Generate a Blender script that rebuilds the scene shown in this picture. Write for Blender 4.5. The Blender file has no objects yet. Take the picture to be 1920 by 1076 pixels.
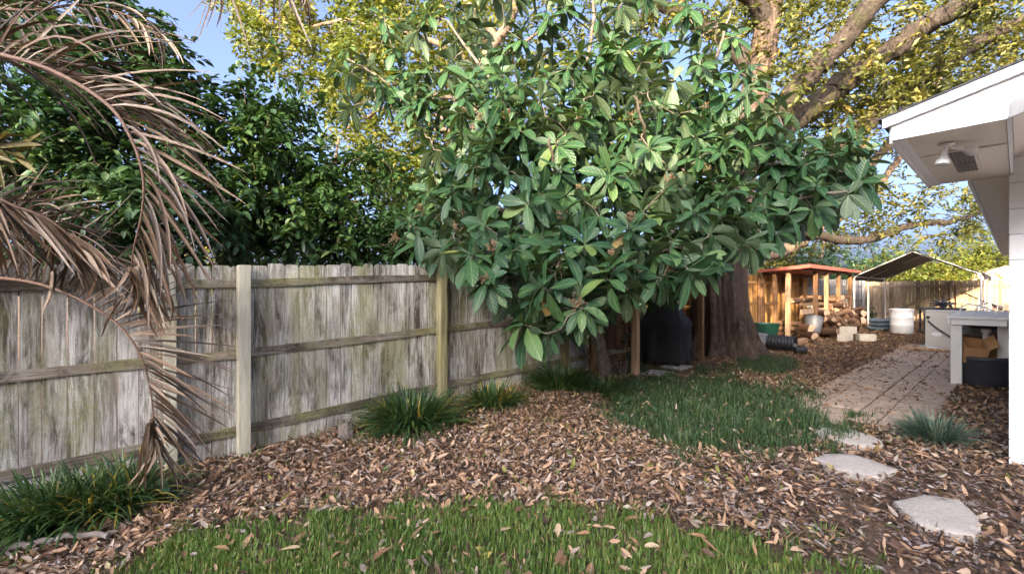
import bpy, math, random
import numpy as np
from mathutils import Matrix, Vector
rng = np.random.default_rng(11)
random.seed(11)
sc = bpy.context.scene
C = sc.collection
R = math.radians

# ------------------------------------------------------------------ camera, sky, sun, exposure
F_PX, CX, HZ, CAMZ = 850.0, 960.0, 545.0, 1.45
cam = bpy.data.cameras.new('camera'); cam_o = bpy.data.objects.new('camera', cam); C.objects.link(cam_o)
cam.sensor_width = 36.0; cam.lens = 36.0 * F_PX / 1920.0; cam.shift_y = (HZ - 538.0) / 1920.0
cam.clip_start = 0.05; cam.clip_end = 2000
cam_o.location = (0, 0, CAMZ); cam_o.rotation_euler = (R(90), 0, 0)
sc.camera = cam_o

SUN_EL = R(17.0); SUN_AZ = math.atan2(-0.34, -0.94)      # direction (sin, cos) towards the sun
world = bpy.data.worlds.new('World'); sc.world = world; world.use_nodes = True
wn = world.node_tree
sky = wn.nodes.new('ShaderNodeTexSky'); sky.sky_type = 'NISHITA'; sky.sun_disc = False
sky.sun_elevation = SUN_EL; sky.sun_rotation = SUN_AZ % (2 * math.pi)
sky.air_density = 0.32; sky.dust_density = 8.0; sky.ozone_density = 2.0
wn.links.new(sky.outputs[0], wn.nodes['Background'].inputs[0])
wn.nodes['Background'].inputs[1].default_value = 0.15
sun = bpy.data.lights.new('sun', 'SUN'); sun.energy = 2.5; sun.angle = R(0.6); sun.color = (1.0, 0.80, 0.50)
sun_o = bpy.data.objects.new('sun', sun); C.objects.link(sun_o)
S = Vector((math.sin(SUN_AZ) * math.cos(SUN_EL), math.cos(SUN_AZ) * math.cos(SUN_EL), math.sin(SUN_EL)))
sun_o.rotation_euler = S.to_track_quat('Z', 'Y').to_euler(); sun_o.location = (0, -5, 12)
vs = sc.view_settings; vs.view_transform = 'Standard'; vs.look = 'None'; vs.gamma = 1.0; vs.exposure = 2.82
vs.use_curve_mapping = False

# ------------------------------------------------------------------ layout: t runs along the fence, s away from it to the house
U = np.array([0.745, 0.667]); SV = np.array([0.667, -0.745]); F0 = np.array([-2.626, 4.36])
ANG = math.atan2(U[1], U[0])
def ts(x, y):
    d = np.stack([np.asarray(x) - F0[0], np.asarray(y) - F0[1]], -1)
    return d @ U, d @ SV
def rise(t): return np.interp(t, [-4, -1.5, 0, 2.2, 3.5, 5, 7], [-.06, -.03, 0, .1, .15, .20, .22])
def Gts(t, s):
    k = np.clip(np.asarray(s) / 4.95, 0, 1); zf = -0.12 + rise(t)
    return zf * (1 - k) + 0.09 * k
def G(x, y):
    t, s = ts(x, y); return Gts(t, s)
def W(t, s, h=0.0):
    p = F0 + t * U + s * SV
    return Vector((p[0], p[1], float(Gts(t, s)) + h))
def P(px, py, Y): return Vector(((px - CX) / F_PX * Y, Y, CAMZ + (HZ - py) / F_PX * Y))
def PG(px, py):
    Y = 5.0
    for _ in range(30):
        Y = (CAMZ - float(G((px - CX) / F_PX * Y, Y))) * F_PX / (py - HZ)
    return Vector(((px - CX) / F_PX * Y, Y, float(G((px - CX) / F_PX * Y, Y))))
def proj(x, y, z): return CX + F_PX * x / y, HZ - F_PX * (z - CAMZ) / y
def inpoly(px, py, poly):
    r = np.zeros(len(px), bool); n = len(poly)
    for i in range(n):
        x1, y1 = poly[i]; x2, y2 = poly[(i + 1) % n]
        if y1 == y2: continue
        c = ((y1 > py) != (y2 > py)) & (px < (x2 - x1) * (py - y1) / (y2 - y1) + x1)
        r ^= c
    return r

# ------------------------------------------------------------------ object helpers
WM = {}
def tag(o, label=None, cat=None, group=None, kind=None):
    if label: o['label'] = label
    if cat: o['category'] = cat
    if group: o['group'] = group
    if kind: o['kind'] = kind
    return o
def place(o, parent=None, M=None):
    M = M if M is not None else Matrix.Identity(4)
    C.objects.link(o)
    if parent is not None:
        o.parent = parent; o.matrix_basis = WM[parent.name].inverted() @ M
    else: o.matrix_basis = M
    WM[o.name] = M.copy()
    return o
def empty(name, loc, rz=0.0, label=None, cat=None, group=None, kind=None):
    o = bpy.data.objects.new(name, None); o.empty_display_size = .1
    place(o, None, Matrix.Translation(loc) @ Matrix.Rotation(rz, 4, 'Z'))
    return tag(o, label, cat, group, kind)
def mesh_np(name, V, faces, mat=None, smooth=False, attr=None, uv=None):
    V = np.asarray(V, dtype=np.float32).reshape(-1, 3)
    faces = [np.asarray(f, dtype=np.int32) for f in faces if len(f)]
    me = bpy.data.meshes.new(name); me.vertices.add(len(V)); me.vertices.foreach_set('co', V.ravel())
    li = np.concatenate([f.ravel() for f in faces]); tot = np.concatenate([np.full(len(f), f.shape[1], np.int32) for f in faces])
    st = np.concatenate([[0], np.cumsum(tot)[:-1]]).astype(np.int32)
    me.loops.add(len(li)); me.loops.foreach_set('vertex_index', li)
    me.polygons.add(len(tot)); me.polygons.foreach_set('loop_start', st); me.polygons.foreach_set('loop_total', tot)
    if smooth: me.polygons.foreach_set('use_smooth', np.ones(len(tot), bool))
    me.update(calc_edges=True)
    if attr is not None:
        a = me.attributes.new('rnd', 'FLOAT', 'POINT'); a.data.foreach_set('value', np.asarray(attr, dtype=np.float32))
    if uv is not None:
        a = me.attributes.new('luv', 'FLOAT_VECTOR', 'POINT'); a.data.foreach_set('vector', np.asarray(uv, dtype=np.float32).ravel())
    if mat is not None: me.materials.append(mat)
    return me
def obj(name, me, parent=None, M=None): return place(bpy.data.objects.new(name, me), parent, M)

class MB:
    """collects shapes for ONE mesh"""
    def __init__(s): s.V = []; s.F4 = []; s.F3 = []; s.n = 0; s.FN = []
    def raw(s, V, F4=None, F3=None):
        V = np.asarray(V, float)
        if F4 is not None and len(F4): s.F4.append(np.asarray(F4) + s.n)
        if F3 is not None and len(F3): s.F3.append(np.asarray(F3) + s.n)
        s.V.append(V); s.n += len(V); return s
    def box(s, x0, x1, y0, y1, z0, z1, bev=0.0, M=None):
        b = bev
        if b <= 0:
            V = [(x, y, z) for z in (z0, z1) for y in (y0, y1) for x in (x0, x1)]
            F = [(0, 2, 3, 1), (4, 5, 7, 6), (0, 1, 5, 4), (2, 6, 7, 3), (0, 4, 6, 2), (1, 3, 7, 5)]
            V = np.array(V, float); F3 = None
        else:
            V = []; ix = {}
            for i, x in enumerate((x0, x1)):
                for j, y in enumerate((y0, y1)):
                    for k, z in enumerate((z0, z1)):
                        sx, sy, sz = (1 - 2 * i), (1 - 2 * j), (1 - 2 * k)
                        for a, q in enumerate(((x, y + sy * b, z + sz * b), (x + sx * b, y, z + sz * b), (x + sx * b, y + sy * b, z))):
                            ix[i, j, k, a] = len(V); V.append(q)
            F = []; F3 = []
            for i in (0, 1): F.append([ix[i, 0, 0, 0], ix[i, 0, 1, 0], ix[i, 1, 1, 0], ix[i, 1, 0, 0]][::(1 if i == 0 else -1)])
            for j in (0, 1): F.append([ix[0, j, 0, 1], ix[1, j, 0, 1], ix[1, j, 1, 1], ix[0, j, 1, 1]][::(1 if j == 0 else -1)])
            for k in (0, 1): F.append([ix[0, 0, k, 2], ix[0, 1, k, 2], ix[1, 1, k, 2], ix[1, 0, k, 2]][::(1 if k == 0 else -1)])
            for i in (0, 1):
                for j in (0, 1): F.append([ix[i, j, 0, 0], ix[i, j, 0, 1], ix[i, j, 1, 1], ix[i, j, 1, 0]][::(1 if i == j else -1)])
                for k in (0, 1): F.append([ix[i, 0, k, 0], ix[i, 1, k, 0], ix[i, 1, k, 2], ix[i, 0, k, 2]][::(1 if i == k else -1)])
            for j in (0, 1):
                for k in (0, 1): F.append([ix[0, j, k, 2], ix[1, j, k, 2], ix[1, j, k, 1], ix[0, j, k, 1]][::(1 if j == k else -1)])
            for i in (0, 1):
                for j in (0, 1):
                    for k in (0, 1): F3.append([ix[i, j, k, a] for a in range(3)][::(1 if (i + j + k) % 2 else -1)])
            V = np.array(V, float)
        if M is not None: V = V @ np.array(M.to_3x3()).T + np.array(M.translation)
        return s.raw(V, F, F3)
    def tube(s, pts, rad, n=6, cap=True):
        pts = np.asarray([tuple(p) for p in pts], float); m = len(pts)
        rad = np.broadcast_to(np.asarray(rad, float), (m,)) if np.ndim(rad) < 2 else np.asarray(rad)
        d = np.gradient(pts, axis=0); d /= np.linalg.norm(d, axis=1)[:, None] + 1e-9
        a = np.array([0, 0, 1.0]) if abs(d[0][2]) < .9 else np.array([1.0, 0, 0])
        V = []; e = np.cross(d[0], a); e /= np.linalg.norm(e)
        th = np.arange(n) * 2 * math.pi / n
        for i in range(m):
            e = e - d[i] * (e @ d[i]); e /= np.linalg.norm(e) + 1e-9; f = np.cross(d[i], e)
            V.append(pts[i] + rad[i] * (np.cos(th)[:, None] * e + np.sin(th)[:, None] * f))
        V = np.concatenate(V); F = []
        for i in range(m - 1):
            for j in range(n): F.append((i * n + j, i * n + (j + 1) % n, (i + 1) * n + (j + 1) % n, (i + 1) * n + j))
        F3 = []
        if cap:
            V = np.vstack([V, pts[0], pts[-1]]); a0 = m * n
            for j in range(n):
                F3.append((a0, (j + 1) % n, j)); F3.append((a0 + 1, (m - 1) * n + j, (m - 1) * n + (j + 1) % n))
        return s.raw(V, F, F3)
    def lathe(s, prof, n=20, M=None):
        th = np.arange(n) * 2 * math.pi / n; V = []; F = []
        for r, z in prof: V.append(np.stack([r * np.cos(th), r * np.sin(th), np.full(n, z)], 1))
        V = np.concatenate(V)
        for i in range(len(prof) - 1):
            for j in range(n): F.append((i * n + j, i * n + (j + 1) % n, (i + 1) * n + (j + 1) % n, (i + 1) * n + j))
        if M is not None: V = V @ np.array(M.to_3x3()).T + np.array(M.translation)
        return s.raw(V, F)
    def prism(s, poly, axis, a0, a1):
        """extrude a 2D polygon along axis 0/1/2"""
        n = len(poly); V = []
        for a in (a0, a1):
            for p in poly:
                q = [p[0], p[1]]; q.insert(axis, a); V.append(q)
        V = np.array(V, float); c = V[:n].mean(0), V[n:].mean(0); V = np.vstack([V, c[0], c[1]])
        F = [(i, (i + 1) % n, n + (i + 1) % n, n + i) for i in range(n)]
        F3 = [(2 * n, (i + 1) % n, i) for i in range(n)] + [(2 * n + 1, n + i, n + (i + 1) % n) for i in range(n)]
        return s.raw(V, F, F3)
    def mesh(s, name, mat, smooth=False, M=None):
        V = np.concatenate(s.V)
        fs = []
        if s.F4: fs.append(np.concatenate(s.F4))
        if s.F3: fs.append(np.concatenate(s.F3))
        me = mesh_np(name, V, fs, mat, smooth)
        if smooth: me.set_sharp_from_angle(angle=R(50))
        else: me.polygons.foreach_set('use_smooth', np.zeros(len(me.polygons), bool)); me.update()
        return me
    def obj(s, name, mat, parent=None, M=None, smooth=False, world=False):
        """world=True: the shapes were given in world coordinates; the origin goes to the shape's base"""
        if world and parent is None:
            V = np.concatenate(s.V); lo = V.min(0); hi = V.max(0); c = np.array([(lo[0] + hi[0]) / 2, (lo[1] + hi[1]) / 2, lo[2]])
            s.V = [V - c]; M = Matrix.Translation(c)
        return obj(name, s.mesh(name, mat, smooth), parent, M)

# ------------------------------------------------------------------ materials
def newmat(name):
    m = bpy.data.materials.new(name); m.use_nodes = True
    return m, m.node_tree, m.node_tree.nodes['Principled BSDF']
def N(nt, t, **kw):
    n = nt.nodes.new('ShaderNode' + t)
    for k, v in kw.items():
        if k in n.inputs: n.inputs[k].default_value = v
        else: setattr(n, k, v)
    return n
def ramp(nt, stops, fac, interp='LINEAR'):
    r = nt.nodes.new('ShaderNodeValToRGB'); cr = r.color_ramp; cr.interpolation = interp
    while len(cr.elements) < len(stops): cr.elements.new(0.5)
    for e, (p, c) in zip(cr.elements, stops):
        e.position = p; e.color = (*c, 1) if len(c) == 3 else c
    nt.links.new(fac, r.inputs[0]); return r.outputs[0]
def g3(v): return (v, v, v)
def mixc(nt, fac, a, b, mode='MIX'):
    m = nt.nodes.new('ShaderNodeMix'); m.data_type = 'RGBA'; m.blend_type = mode
    for sck, v in ((m.inputs[0], fac), (m.inputs[6], a), (m.inputs[7], b)):
        if isinstance(v, (int, float)): sck.default_value = v
        elif isinstance(v, tuple): sck.default_value = (*v, 1)
        else: nt.links.new(v, sck)
    return m.outputs[2]
def coords(nt, kind='Object', scale=(1, 1, 1), rand=True):
    tc = N(nt, 'TexCoord'); mp = N(nt, 'Mapping'); mp.inputs['Scale'].default_value = scale
    if rand:
        oi = N(nt, 'ObjectInfo'); mu = N(nt, 'Math', operation='MULTIPLY'); mu.inputs[1].default_value = 37.0
        nt.links.new(oi.outputs['Random'], mu.inputs[0])
        va = N(nt, 'VectorMath', operation='ADD'); nt.links.new(tc.outputs[kind], va.inputs[0]); nt.links.new(mu.outputs[0], va.inputs[1])
        nt.links.new(va.outputs[0], mp.inputs['Vector'])
    else: nt.links.new(tc.outputs[kind], mp.inputs['Vector'])
    return mp.outputs[0]
def noise(nt, vec, scale, detail=4, rough=.55, dist=0.0):
    n = N(nt, 'TexNoise'); n.inputs['Scale'].default_value = scale; n.inputs['Detail'].default_value = detail
    n.inputs['Roughness'].default_value = rough; n.inputs['Distortion'].default_value = dist
    nt.links.new(vec, n.inputs['Vector']); return n.outputs['Fac']
def bump(nt, bs, h, strength=.4, dist=.01):
    b = N(nt, 'Bump'); b.inputs['Strength'].default_value = strength; b.inputs['Distance'].default_value = dist
    nt.links.new(h, b.inputs['Height']); nt.links.new(b.outputs[0], bs.inputs['Normal'])

def mat_plain(name, col, rough=.6, var=.25, nscale=12, bstr=.15, metal=0.0, dirt=None, dirt_amt=.5):
    m, nt, bs = newmat(name); v = coords(nt)
    n1 = noise(nt, v, nscale, 5, .6)
    c = ramp(nt, [(.25, tuple(x * (1 - var) for x in col)), (.75, tuple(min(1, x * (1 + var * .6)) for x in col))], n1)
    if dirt:
        n2 = noise(nt, v, nscale * .25, 6, .7); f = ramp(nt, [(.52, g3(0)), (.75, g3(dirt_amt))], n2); c = mixc(nt, f, c, dirt)
    nt.links.new(c, bs.inputs['Base Color']); bs.inputs['Roughness'].default_value = rough; bs.inputs['Metallic'].default_value = metal
    if bstr: bump(nt, bs, noise(nt, v, nscale * 5, 4, .7), bstr, .004)
    return m
def mat_wood(name, dark, mid, light, lichen=None, lich_amt=.4, axis=2, stain=.5, white=0.0, grain=26):
    """weathered timber, grain along the given local axis"""
    m, nt, bs = newmat(name)
    scl = [1.0, 1.0, 1.0]; scl[axis] = .06
    v = coords(nt, scale=tuple(scl)); vb = coords(nt)
    g = noise(nt, v, grain, 6, .7, .4)
    c = ramp(nt, [(.30, dark), (.5, mid), (.70, light)], g)
    oi = N(nt, 'ObjectInfo'); tone = ramp(nt, [(0, (.60, .58, .55)), (.5, (.95, .95, .95)), (1, (1.3, 1.28, 1.25))], oi.outputs['Random'])
    c = mixc(nt, 1.0, c, tone, 'MULTIPLY')
    scl2 = [1.0, 1.0, 1.0]; scl2[axis] = .22
    vs2 = coords(nt, scale=tuple(scl2))
    if white:
        w1 = noise(nt, vs2, 3.3, 5, .65); w2 = noise(nt, v, grain * 1.7, 5, .75); w3 = noise(nt, vb, 70, 4, .75)
        f = mixc(nt, 1.0, ramp(nt, [(.42, g3(0)), (.62, g3(white))], w1), ramp(nt, [(.46, g3(0)), (.6, g3(1))], w2), 'MULTIPLY')
        c = mixc(nt, f, c, (.60, .58, .53))
        f = mixc(nt, 1.0, ramp(nt, [(.45, g3(0)), (.65, g3(white))], w1), ramp(nt, [(.58, g3(0)), (.64, g3(1))], w3), 'MULTIPLY')
        c = mixc(nt, f, c, (.66, .66, .60))
    st = noise(nt, vs2, 6.5, 7, .75, .4)
    c = mixc(nt, ramp(nt, [(.50, g3(0)), (.66, g3(stain))], st), c, tuple(x * .22 for x in mid))
    if lichen:
        l1 = noise(nt, vs2, 3.1, 3, .5); l2 = noise(nt, vb, 60, 4, .7)
        f = mixc(nt, 1.0, ramp(nt, [(.5, g3(0)), (.70, g3(lich_amt))], l1), ramp(nt, [(.35, g3(.25)), (.6, g3(1))], l2), 'MULTIPLY')
        c = mixc(nt, f, c, lichen)
    nt.links.new(c, bs.inputs['Base Color']); bs.inputs['Roughness'].default_value = .88
    bs.inputs['Specular IOR Level'].default_value = .2
    bump(nt, bs, g, .6, .004)
    return m
def mat_leaf(name, stops, rough=.45, trans=.3, tcol=(1.0, 1.0, .45), under=None, rnd='attr', ribs=0, spec=.5):
    m, nt, bs = newmat(name)
    if rnd == 'attr':
        a = N(nt, 'Attribute', attribute_name='rnd'); fac = a.outputs['Fac']
    else:
        oi = N(nt, 'ObjectInfo'); fac = oi.outputs['Random']
    c = ramp(nt, stops, fac)
    if under is not None:
        ge = N(nt, 'NewGeometry'); c = mixc(nt, ge.outputs['Backfacing'], c, under)
    if ribs:
        uvn = N(nt, 'Attribute', attribute_name='luv'); sep = N(nt, 'SeparateXYZ'); nt.links.new(uvn.outputs['Vector'], sep.inputs[0])
        ab = N(nt, 'Math', operation='ABSOLUTE'); nt.links.new(sep.outputs[0], ab.inputs[0])
        ml = N(nt, 'Math', operation='MULTIPLY'); nt.links.new(ab.outputs[0], ml.inputs[0]); ml.inputs[1].default_value = .55
        sb = N(nt, 'Math', operation='SUBTRACT'); nt.links.new(sep.outputs[1], sb.inputs[0]); nt.links.new(ml.outputs[0], sb.inputs[1])
        fr = N(nt, 'Math', operation='MULTIPLY'); nt.links.new(sb.outputs[0], fr.inputs[0]); fr.inputs[1].default_value = ribs * 6.283
        sn = N(nt, 'Math', operation='SINE'); nt.links.new(fr.outputs[0], sn.inputs[0])
        bump(nt, bs, sn.outputs[0], .28, .005)
        vein = ramp(nt, [(.0, g3(.55)), (.05, g3(0))], ab.outputs[0])
        c = mixc(nt, vein, c, (.25, .3, .13))
        c = mixc(nt, .10, c, ramp(nt, [(0.0, g3(.35)), (1, g3(1.0))], sn.outputs[0]), 'MULTIPLY')
    nt.links.new(c, bs.inputs['Base Color']); bs.inputs['Roughness'].default_value = rough
    bs.inputs['Specular IOR Level'].default_value = spec
    if trans > 0:
        tr = N(nt, 'BsdfTranslucent'); nt.links.new(mixc(nt, 1.0, c, tcol, 'MULTIPLY'), tr.inputs[0])
        br = N(nt, 'MixShader'); br.inputs[0].default_value = trans
        nt.links.new(bs.outputs[0], br.inputs[1]); nt.links.new(tr.outputs[0], br.inputs[2])
        nt.links.new(br.outputs[0], nt.nodes['Material Output'].inputs['Surface'])
    return m
def mat_bark(name, dark, light, scale=9, stretch=.25, moss=None, bstr=1.0):
    m, nt, bs = newmat(name)
    v = coords(nt, scale=(1, 1, stretch), rand=False); vb = coords(nt, rand=False)
    g = noise(nt, v, scale, 7, .7, .6)
    c = ramp(nt, [(.3, dark), (.68, light)], g)
    if moss: c = mixc(nt, ramp(nt, [(.52, g3(0)), (.66, g3(.75))], noise(nt, vb, 2.2, 5, .7)), c, moss)
    c = mixc(nt, ramp(nt, [(.55, g3(0)), (.7, g3(.5))], noise(nt, vb, 14, 4, .7)), c, tuple(min(1, x * 1.7) for x in light))
    nt.links.new(c, bs.inputs['Base Color']); bs.inputs['Roughness'].default_value = .9
    bs.inputs['Specular IOR Level'].default_value = .15
    bump(nt, bs, g, bstr, .05)
    return m

M_ = {}
def mat_old_fence(name, axis, base, wh=1.0):
    """silver grey boards; stains, algae and lichen drift across neighbouring boards"""
    m, nt, bs = newmat(name)
    scl = [1.0, 1.0, 1.0]; scl[axis] = .05
    v = coords(nt, scale=tuple(scl)); vo = coords(nt)
    ge = N(nt, 'NewGeometry'); mp = N(nt, 'Mapping'); mp.inputs['Scale'].default_value = (1.6, 1.6, .42) if axis == 2 else (1, 1, 1)
    nt.links.new(ge.outputs['Position'], mp.inputs['Vector']); wp = mp.outputs[0]; raw = ge.outputs['Position']
    g = noise(nt, v, 34, 7, .75, .5)
    c = ramp(nt, [(.30, tuple(x * .42 for x in base)), (.48, base), (.62, tuple(x * 1.35 for x in base)), (.75, tuple(min(.7, x * 1.75) for x in base))], g)
    oi = N(nt, 'ObjectInfo'); c = mixc(nt, 1.0, c, ramp(nt, [(0, (.52, .49, .44)), (.5, (.92, .90, .86)), (1, (1.38, 1.38, 1.36))], oi.outputs['Random']), 'MULTIPLY')
    # pale chalky residue of old whitewash
    w1 = noise(nt, wp, 2.6, 5, .65); w2 = noise(nt, v, 60, 6, .8); w3 = noise(nt, vo, 55, 5, .8)
    f = mixc(nt, 1.0, ramp(nt, [(.36, g3(0)), (.55, g3(.9 * wh))], w1), ramp(nt, [(.44, g3(0)), (.56, g3(1))], w2), 'MULTIPLY'); c = mixc(nt, f, c, (.62, .60, .56))
    f = mixc(nt, 1.0, ramp(nt, [(.35, g3(0)), (.60, g3(.9 * wh))], w1), ramp(nt, [(.59, g3(0)), (.63, g3(1))], w3), 'MULTIPLY'); c = mixc(nt, f, c, (.68, .68, .63))
    # black and brown mildew
    d1 = noise(nt, wp, 3.4, 7, .75, .5); d2 = noise(nt, v, 22, 6, .75, .3)
    f = mixc(nt, 1.0, ramp(nt, [(.45, g3(0)), (.60, g3(.95))], d1), ramp(nt, [(.36, g3(0)), (.54, g3(1))], d2), 'MULTIPLY'); c = mixc(nt, f, c, (.045, .036, .026))
    # green and yellow algae
    a1 = noise(nt, wp, 1.5, 4, .6); a2 = noise(nt, vo, 38, 5, .75); vs3 = noise(nt, v, 12, 4, .6)
    f = mixc(nt, 1.0, ramp(nt, [(.49, g3(0)), (.64, g3(.7))], a1), ramp(nt, [(.38, g3(.1)), (.62, g3(1))], a2), 'MULTIPLY'); c = mixc(nt, f, c, (.27, .27, .10))
    nt.links.new(c, bs.inputs['Base Color']); bs.inputs['Roughness'].default_value = .92; bs.inputs['Specular IOR Level'].default_value = .15
    bump(nt, bs, g, .8, .004); return m
M_['picket'] = mat_old_fence('weathered_picket', 2, (.27, .248, .212))
M_['rail_old'] = mat_old_fence('weathered_rail', 0, (.15, .122, .09), .3)
M_['post_pale'] = mat_wood('pale_post', (.36, .34, .25), (.50, .47, .36), (.60, .57, .46), (.36, .36, .2), .3, 2, .3)
M_['post_moss'] = mat_wood('mossy_post', (.10, .09, .05), (.20, .18, .10), (.30, .27, .16), (.25, .25, .07), .7, 2, .5)
M_['cedar'] = mat_wood('cedar_board', (.22, .10, .03), (.48, .25, .08), (.66, .38, .14), None, 0, 2, .45)
M_['cedar_rail'] = mat_wood('cedar_rail', (.24, .12, .04), (.50, .28, .10), (.66, .40, .17), None, 0, 0, .3)
M_['grey_board'] = mat_wood('grey_board', (.16, .15, .145), (.30, .29, .28), (.42, .41, .40), None, 0, 2, .4)
M_['grey_rail'] = mat_wood('grey_rail', (.16, .15, .145), (.30, .29, .28), (.42, .41, .40), None, 0, 0, .4)
M_['tan_board'] = mat_wood('tan_board', (.17, .12, .075), (.34, .25, .165), (.46, .35, .24), None, 0, 2, .4)
M_['tan_rail'] = mat_wood('tan_rail', (.17, .12, .075), (.34, .25, .165), (.46, .35, .24), None, 0, 0, .4)
M_['shed_wood'] = mat_wood('shed_timber', (.12, .06, .03), (.26, .14, .07), (.40, .24, .13), None, 0, 2, .4)
M_['shed_post_pale'] = mat_wood('shed_post', (.20, .12, .07), (.38, .25, .15), (.50, .36, .23), None, 0, 2, .3)
M_['shed_beam'] = mat_wood('shed_beam', (.14, .08, .045), (.30, .18, .10), (.44, .29, .17), None, 0, 0, .3)
M_['red_metal'] = mat_plain('red_roof_metal', (.42, .10, .07), .4, .2, 6, .05, .0, (.25, .10, .07), .4)
M_['white_trim'] = mat_plain('white_paint', (.86, .86, .86), .5, .05, 5, .05)
M_['soffit'] = mat_plain('soffit_paint', (.78, .72, .63), .6, .05, 4, .03)
M_['block'] = mat_plain('painted_block', (.85, .85, .85), .6, .05, 16, .12)
M_['mortar'] = mat_plain('painted_mortar', (.62, .63, .65), .8, .1, 20, .3)
M_['shingle'] = mat_plain('roof_shingle', (.07, .07, .072), .9, .4, 30, .6)
M_['stone'] = mat_plain('stepping_stone', (.46, .415, .37), .95, .45, 75, 1.0, 0, (.25, .21, .18), .75)
M_['paver'] = mat_plain('paver', (.45, .345, .26), .92, .3, 9, .7, 0, (.19, .145, .11), .8)
M_['concrete'] = mat_plain('concrete', (.42, .40, .37), .9, .2, 8, .6, 0, (.22, .2, .18), .5)
M_['cream_block'] = mat_plain('cream_block', (.55, .48, .37), .9, .2, 10, .6, 0, (.28, .22, .16), .5)
M_['black_fab'] = mat_plain('black_cover_fabric', (.026, .026, .031), .75, .3, 8, .3)
M_['black_plastic'] = mat_plain('black_plastic', (.018, .018, .02), .5, .3, 8, .1)
M_['dark_tub'] = mat_plain('dark_tub_plastic', (.045, .047, .055), .55, .3, 6, .1, 0, (.015, .015, .015), .6)
M_['grey_plastic'] = mat_plain('grey_plastic', (.30, .31, .32), .5, .2, 6, .1)
M_['pot_grey'] = mat_plain('grey_pot', (.12, .12, .125), .5, .25, 6, .1)
M_['green_plastic'] = mat_plain('green_plastic', (.012, .075, .045), .5, .2, 6, .1)
M_['barrel'] = mat_plain('white_barrel_plastic', (.68, .65, .60), .5, .08, 3, .05, 0, (.45, .40, .33), .4)
M_['metal_beige'] = mat_plain('beige_metal', (.50, .47, .41), .45, .06, 3, .03)
M_['steel'] = mat_plain('galvanised_steel', (.55, .55, .56), .4, .12, 8, .05, .7)
M_['tarp'] = mat_plain('black_tarp', (.014, .014, .016), .7, .3, 5, .3)
M_['bag'] = mat_plain('soil_bag', (.10, .13, .14), .4, .3, 7, .3, 0, (.35, .38, .40), .5)
M_['card'] = mat_plain('cardboard', (.42, .23, .10), .9, .15, 6, .1)
M_['paper'] = mat_plain('paper', (.75, .75, .74), .8, .05, 6, .05)
M_['pvc'] = mat_plain('white_pipe', (.74, .72, .68), .4, .06, 6, .03)
M_['bench_paint'] = mat_plain('bench_paint', (.76, .74, .69), .7, .08, 5, .25, 0, (.38, .36, .33), .35)
M_['glass_lamp'] = mat_plain('lamp_glass', (.75, .75, .73), .15, .05, 5, 0)
M_['vent'] = mat_plain('vent_grille', (.16, .14, .12), .6, .2, 10, .1)
M_['log_bark'] = mat_wood('log_bark', (.03, .018, .011), (.12, .065, .038), (.28, .16, .09), None, 0, 2, .6, grain=9)
M_['log_end'] = mat_plain('log_end', (.46, .30, .18), .9, .25, 14, .4, 0, (.22, .12, .06), .6)
M_['salmon'] = mat_plain('salmon_roof', (.50, .30, .24), .8, .15, 3, .2)
M_['cream_wall'] = mat_plain('cream_wall', (.60, .55, .46), .8, .1, 3, .1)
M_['oak_bark'] = mat_bark('oak_bark', (.014, .011, .009), (.095, .073, .058), 17, .6, (.06, .062, .025), 1.0)
M_['oak_bark_dark'] = mat_bark('oak_trunk_bark', (.022, .015, .011), (.15, .105, .078), 12, .10, None, 1.0)
M_['pale_bark'] = mat_bark('pale_bark', (.07, .05, .035), (.22, .16, .115), 10, .3, None, .6)
M_['loquat_bark'] = mat_bark('loquat_bark', (.07, .055, .043), (.22, .185, .15), 16, .5, None, .7)
M_['twig'] = mat_plain('twig_bark', (.15, .10, .065), .85, .35, 14, .2)
M_['lichen_branch'] = mat_plain('lichen_branch', (.17, .14, .12), .9, .3, 20, .6, 0, (.50, .52, .50), .9)
M_['rachis'] = mat_plain('frond_rachis', (.15, .085, .055), .7, .25, 12, .2)
# foliage
M_['loquat'] = mat_leaf('loquat_leaf', [(0, (.016, .052, .024)), (.4, (.026, .074, .028)), (.75, (.042, .100, .034)), (.9, (.085, .155, .048)), (.975, (.14, .20, .05)), (1, (.30, .17, .06))], .44, .25, (1, 1, .35), (.07, .11, .06), 'attr', 7, .36)
M_['loquat_o'] = mat_leaf('loquat_leaf_single', [(0, (.016, .052, .024)), (.4, (.026, .074, .028)), (.75, (.042, .100, .034)), (.9, (.085, .155, .048)), (.975, (.14, .20, .05)), (1, (.30, .17, .06))], .44, .25, (1, 1, .35), (.07, .11, .06), 'obj', 7, .36)
M_['panicle'] = mat_plain('loquat_panicle', (.19, .115, .06), .9, .4, 40, .3)
M_['hedge'] = mat_leaf('hedge_leaf', [(0, (.014, .038, .014)), (.5, (.034, .075, .024)), (.85, (.06, .115, .034)), (1, (.11, .15, .035))], .42, .28, (1, 1, .4), None, 'attr')
M_['hedge_cool'] = mat_leaf('evergreen_leaf', [(0, (.014, .038, .018)), (.5, (.032, .074, .030)), (.85, (.055, .105, .038)), (1, (.09, .14, .04))], .42, .25, (1, 1, .4), None, 'attr')
M_['oak_leaf'] = mat_leaf('oak_leaf', [(0, (.045, .060, .016)), (.45, (.105, .115, .022)), (.8, (.19, .17, .03)), (1, (.27, .19, .05))], .5, .38, (1, 1, .4), None, 'attr')
M_['yellow_leaf'] = mat_leaf('golden_leaf', [(0, (.05, .075, .012)), (.45, (.11, .135, .018)), (.8, (.19, .19, .025)), (1, (.27, .19, .04))], .5, .42, (1, 1, .4), None, 'attr')
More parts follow.
